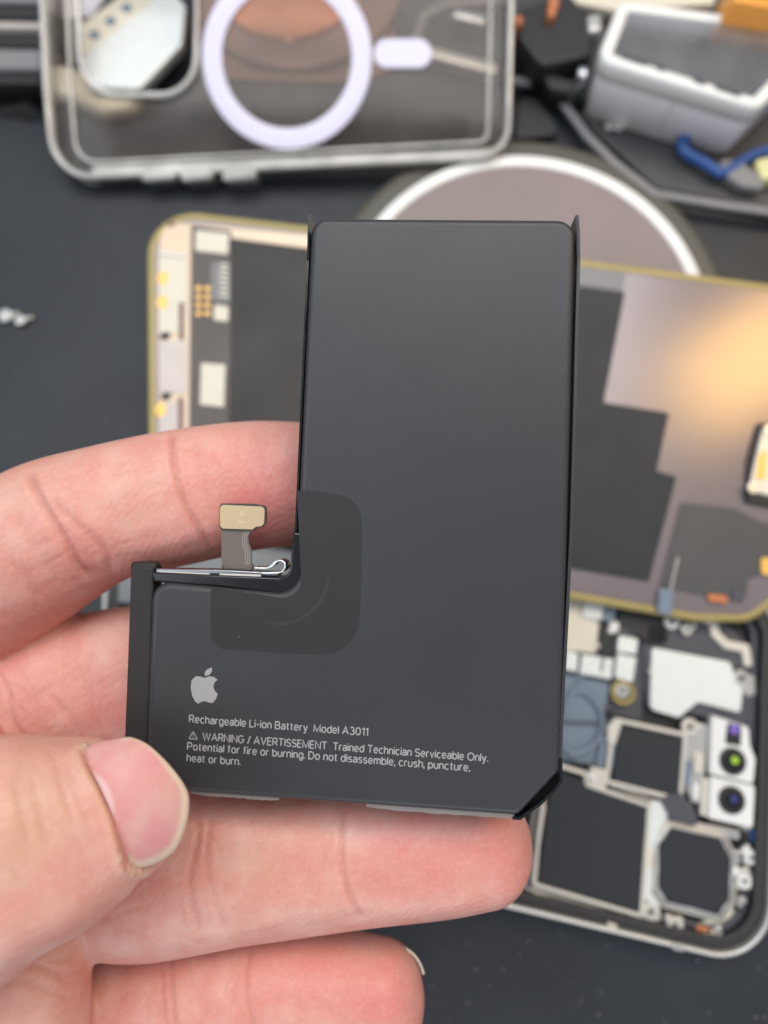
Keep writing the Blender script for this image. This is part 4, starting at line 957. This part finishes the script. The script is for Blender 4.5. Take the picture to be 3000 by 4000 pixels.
for x, y, r in ((625, 88, 10), (690, 48, 12), (600, 20, 8), (560, 60, 7)): slab('dish_stud', cp_, circ(cp_, x, y, r, 16), -.2, .6, M['copper'], cdish, bev=.3)
box('card', [(425, -60, 8), (850, -60, 8), (850, 150, 10), (770, 178, 14), (440, 168, 12)], .3, 1.2, 'brown', 'brown card lying under the copper dish beneath the clear case', 'card', bev=.2)
# dark cloth: rough bumpy sheet
def cloth(name, px, h, label, amp=1.6, n=26):
    pl = T0; A, B, C_, D_ = [pl.uv(*p) for p in px]; V = []; Fc = []
    for i in range(n+1):
        for j in range(n+1):
            u_, v_ = i/n, j/n; q = (A*(1-u_)+B*u_)*(1-v_)+(D_*(1-u_)+C_*u_)*v_
            ed = min(1, 8*min(u_, 1-u_, v_, 1-v_))
            q = q + Vector((random.uniform(-1, 1), random.uniform(-1, 1)))*.5*(1.6-ed)
            V.append(pl.w(q.x, q.y, .25+ed*(h*(.6+.4*math.sin(u_*7+v_*3))+random.uniform(-.5, .5)*amp*.5)))
    for i in range(n):
        for j in range(n): a = i*(n+1)+j; Fc.append((a, a+1, a+n+2, a+n+1))
    b0 = len(V); ring = [i*(n+1) for i in range(n+1)] + [n*(n+1)+j for j in range(1, n+1)] + [i*(n+1)+n for i in range(n-1, -1, -1)] + [j for j in range(n-1, 0, -1)]
    for r in ring: p = V[r].copy(); p.z = .05; V.append(p)
    m_ = len(ring)
    for k in range(m_): Fc.append((ring[k], ring[(k+1) % m_], b0+(k+1) % m_, b0+k))
    Fc.append(tuple(b0+k for k in range(m_)))
    o = link(name, V, Fc, M['fuzzy'], None, True); return tag(o, label, 'cloth')
cloth('cloth', [(690, 225), (1010, 250), (1000, 340), (660, 330)], 4, 'dark fuzzy cloth under the right half of the clear case')
cloth('cloth', [(-60, 185), (70, 200), (100, 262), (-60, 250)], 2, 'dark fuzzy cloth at the left edge beside the cream lump')
strip_ = thing('silver_clip', 'silver clip with a bright bar added for glare, under the right end of the clear case', 'clip', table(3).pt(1000, 100))
q_ = table(6); strip('clip_arm_and_glare', q_, [(925, 108), (1000, 128), (1075, 148)], 26, -3, 0, M['steel'], strip_, bev=.8)
strip('clip_arm_and_glare', q_, [(980, 28), (1050, 45)], 24, -3, .5, M['chrome'], strip_, bev=.8)  # chrome bar put in to stand for a silver glare
strip('clip_arm_and_glare', q_, [(895, 90), (915, 30), (960, 5), (1090, -5)], 16, -3, 0, M['greyplastic'], strip_, bev=.8)
# left stack: dark tool box
tb = thing('tool_box', 'black and grey tool box at the upper left edge', 'box', table(0).pt(0, 60))
for (y0, y1, h, m_) in ((-120, 4, 16, 'greyplastic'), (6, 36, 15, 'dark'), (40, 60, 14, 'pinkgrey'), (64, 98, 12, 'dark'), (100, 148, 11, 'greyplastic'), (150, 180, 9, 'dark')):
    pl = table(h); slab('ridge', pl, outl(pl, [(-200, y0), (88, y0+6), (86, y1), (-200, y1-4)], 3, 5), -h+.3, 0, M[m_], tb, bev=.6)
# behind: top-left white sheet
box('paper', [(95, -60), (262, -60), (200, 34), (100, 40)], .3, 1.0, 'tray', 'white paper at the top left under the clear case', 'paper', bev=.1)

# ------------------------------------------------------------------ dark tool tray on the right, box of screws, blue tool
tt = thing('tool_tray', 'dark grey tray with raised edge under the clear box of screws', 'tray', table(0).pt(1500, 250))
pl = table(4)
slab('tray_base', pl, outl(pl, [(1100, 140, 20), (1190, 160, 30), (1290, 285, 20), (1420, 405, 20), (1760, 470, 10), (1760, -200), (1080, -200)], 6), -3.7, 0, M['trayplate'], tt, bev=.6)
strip('tray_edge', table(5.5), [(1095, 168), (1170, 176), (1215, 215), (1270, 290), (1330, 350), (1415, 415), (1560, 440), (1760, 468)], 17, -1.6, 0, M['greyplastic'], tt, bev=.5)
box('holder', [(1125, 205, 20), (1165, 215, 15), (1220, 290, 20), (1110, 300, 10)], .3, 3, 'dark', 'black plastic holder lying between the clear case and the grey tray', 'holder', bev=.5)
tool = thing('clamp', 'black clamp with silver jaw and orange tips at the top, right of the clear case', 'clamp', table(4).pt(1200, 80))
for nm, q, h0, h1, m_ in (('body', [(1120, 20, 20), (1230, -20, 20), (1285, 60, 20), (1280, 120, 20), (1170, 140, 20), (1120, 80, 10)], 4.2, 14, 'dark'), ('jaw', [(1115, 75, 5), (1200, 125, 5), (1270, 155, 8), (1262, 172, 8), (1190, 145, 5), (1112, 95, 5)], 4.2, 8, 'trayplate'), ('screw_head', [(1250, 140, 8), (1275, 142, 8), (1272, 162, 8), (1248, 160, 8)], 6, 16.5, 'chrome'), ('hinge', [(1268, 30, 10), (1300, 25, 10), (1302, 65, 10), (1272, 68, 10)], 4.2, 16, 'steel'), ('tip', [(1112, 28, 8), (1132, 30, 8), (1130, 50, 8), (1110, 48, 8)], 6, 16, 'copper'), ('tip', [(1188, -15, 8), (1212, -8, 8), (1200, 35, 8), (1182, 30, 8)], 6, 17, 'copper'), ('base_bar', [(1165, 150, 8), (1290, 185, 8), (1282, 208, 8), (1190, 190, 8)], 4.2, 10, 'dark')):
    pl = table(h1); slab(nm, pl, outl(pl, q, 5), h0-h1, 0, M[m_], tool, bev=1.0)
# screw box
sb = thing('parts_box', 'white box with clear lid full of small screws, upper right', 'box', table(4).pt(1450, 250))
HT = 24; bp1 = table(HT)
bx = [(1345, 0, 26), (1800, 60, 26), (1640, 226, 30), (1298, 122, 30)]
# tray walls: from the tray up to the top
bo = outl(bp1, bx, 8)
slab('tray_floor', bp1, offs(bo, .5), -HT+4.3, -HT+7, M['tray'], sb, bev=.5)
band('tray_wall', bp1, bo, 1.6, -HT+4.3, -3, M['tray'], sb, bev=.5)
band('lid_rim', bp1, offs(bo, -.8), 3.6, -6, -.4, M['white'], sb, bev=1.2)
slab('lid', bp1, offs(bo, 2.6), -1.6, -.6, M['clearlid'], sb, bev=.3)
for a, b_ in (((1420, 10), (1392, 150)), ((1520, 25), (1480, 178)), ((1600, 40), (1560, 200)), ((1330, 75), (1640, 140))):
    strip('divider', bp1, [a, b_], 5, -HT+7, -1.7, M['clearlid'], sb)
for a, b_ in (((1345, 118), (1398, 136)), ((1420, 143), (1438, 148)), ((1500, 170), (1525, 178)), ((1545, 184), (1602, 203))):
    strip('dark_slot', bp1, [a, b_], 13, -1, -.3, M['slate2'], sb)
V = []; Fc = []
for i in range(620):
    x = random.uniform(1345, 1659); y = random.uniform(18, 98)+(x-1330)*.22; c = bp1.pt(x, y, -HT+9+random.uniform(0, 7)); r = random.uniform(.7, 1.9); b0 = len(V)
    ax1 = Vector((random.uniform(-1, 1), random.uniform(-1, 1), random.uniform(-.4, .4))).normalized(); a2 = ax1.cross(Vector((0, 0, 1))).normalized(); a3 = ax1.cross(a2)
    for e in (-1, 1):
        for k in range(5): th = 2*math.pi*k/5; V.append(c+ax1*e*r*1.3+(a2*math.cos(th)+a3*math.sin(th))*r*(.55 if e < 0 else .85))
    for k in range(5): Fc.append((b0+k, b0+(k+1) % 5, b0+5+(k+1) % 5, b0+5+k))
    Fc.append(tuple(b0+k for k in range(5))); Fc.append(tuple(b0+5+k for k in range(5)))
M['screwmix'] = mat('dark_screws', (0.06, 0.055, 0.08), .35, metal=.3, var=.9, vs=60)
scs = link('loose_screws', V, Fc, M['screwmix'], None, False); scs['kind'] = 'stuff'; scs['label'] = 'heap of tiny dark and silver screws inside the clear-lidded box'; scs['category'] = 'screws'
box('orange_box', [(1590, -70, 5), (1780, -30, 5), (1780, 34, 5), (1582, 2, 5)], 4.3, 30, 'orange', 'orange box at the top right corner behind the box of screws', 'box', bev=.6)
box('dark_strip', [(1610, -52, 5), (1760, -20, 5), (1758, -4, 5), (1608, -34, 5)], 30.3, 32, 'slate2', 'dark bar lying on top of the orange box', 'bar', bev=.4)
box('cream_tray', [(1215, -90, 10), (1560, -90, 10), (1545, 8, 10), (1330, 22, 12), (1240, 5, 12)], 4.3, 9, 'cream', 'cream tray at the top edge between the clamp and the orange box', 'tray', bev=.8)
# blue handled pliers
bt = thing('pliers', 'pliers with blue handles and yellow grip under the lower corner of the box of screws', 'pliers', table(4).pt(1560, 350))
tl = table(7)
tube('handle', [tl.pt(x, y) for x, y in ((1540, 300), (1500, 292), (1474, 306), (1480, 328), (1520, 352), (1560, 378))], 1.5, M['blue'], bt, n=14)
tube('handle', [tl.pt(x, y) for x, y in ((1560, 378), (1600, 350), (1640, 330), (1700, 318))], 1.4, M['blue'], bt, n=14)
slab('pivot', tl, outl(tl, [(1552, 345, 10), (1600, 350, 10), (1640, 385, 10), (1650, 412, 6), (1600, 405, 10), (1560, 378, 6)], 5), -2.5, .8, M['greyplastic'], bt, bev=.6)
slab('grip', tl, outl(tl, [(1625, 352, 10), (1680, 340, 8), (1690, 390, 8), (1642, 395, 10)], 5), -2.5, 1.5, M['yellow'], bt, bev=.7)

# small screws scattered
def loose(x, y, r, lab, h=0, m='steel'):
    pl = table(h+1.4); t_ = thing('loose_screw', lab, 'screw', table(h).pt(x, y), 'loose screws lying about')
    slab('head', pl, circ(pl, x, y, r, 20), -.9, 0, M[m], t_, bev=.3)
    p0 = pl.pt(x, y, -.5); tube('shank', [p0, p0+Vector((1.8, .5, -.1)), p0+Vector((3.6, 1.0, -.2))], .45, M[m], t_, sub=1, n=10)
loose(10, 680, 15, 'small silver screw on the mat at the left edge'); loose(42, 690, 12, 'small silver screw just right of the one at the left edge')
loose(1318, 270, 10, 'tiny silver screw on the grey tray, left of the pair', 4); loose(1338, 272, 9, 'tiny silver screw on the grey tray, right of the pair', 4); loose(1440, 283, 10, 'tiny brass screw on the grey tray below the box', 4, 'goldrim')

# ------------------------------------------------------------------ warm lamp that shows in the display's back
def mirror_lamp(pl, x, y, dist, size, sy_, power, col, name):
    p = pl.pt(x, y); v = (p-CL).normalized(); r = v - 2*v.dot(pl.n)*pl.n
    loc = (p + r*dist)*MM
    return area(name, loc, p*MM, size, sy_, power, col)
mirror_lamp(DP, 1630, 780, 480, .085, .13, 0.55, (1.0, 0.60, 0.15), 'desk_lamp')
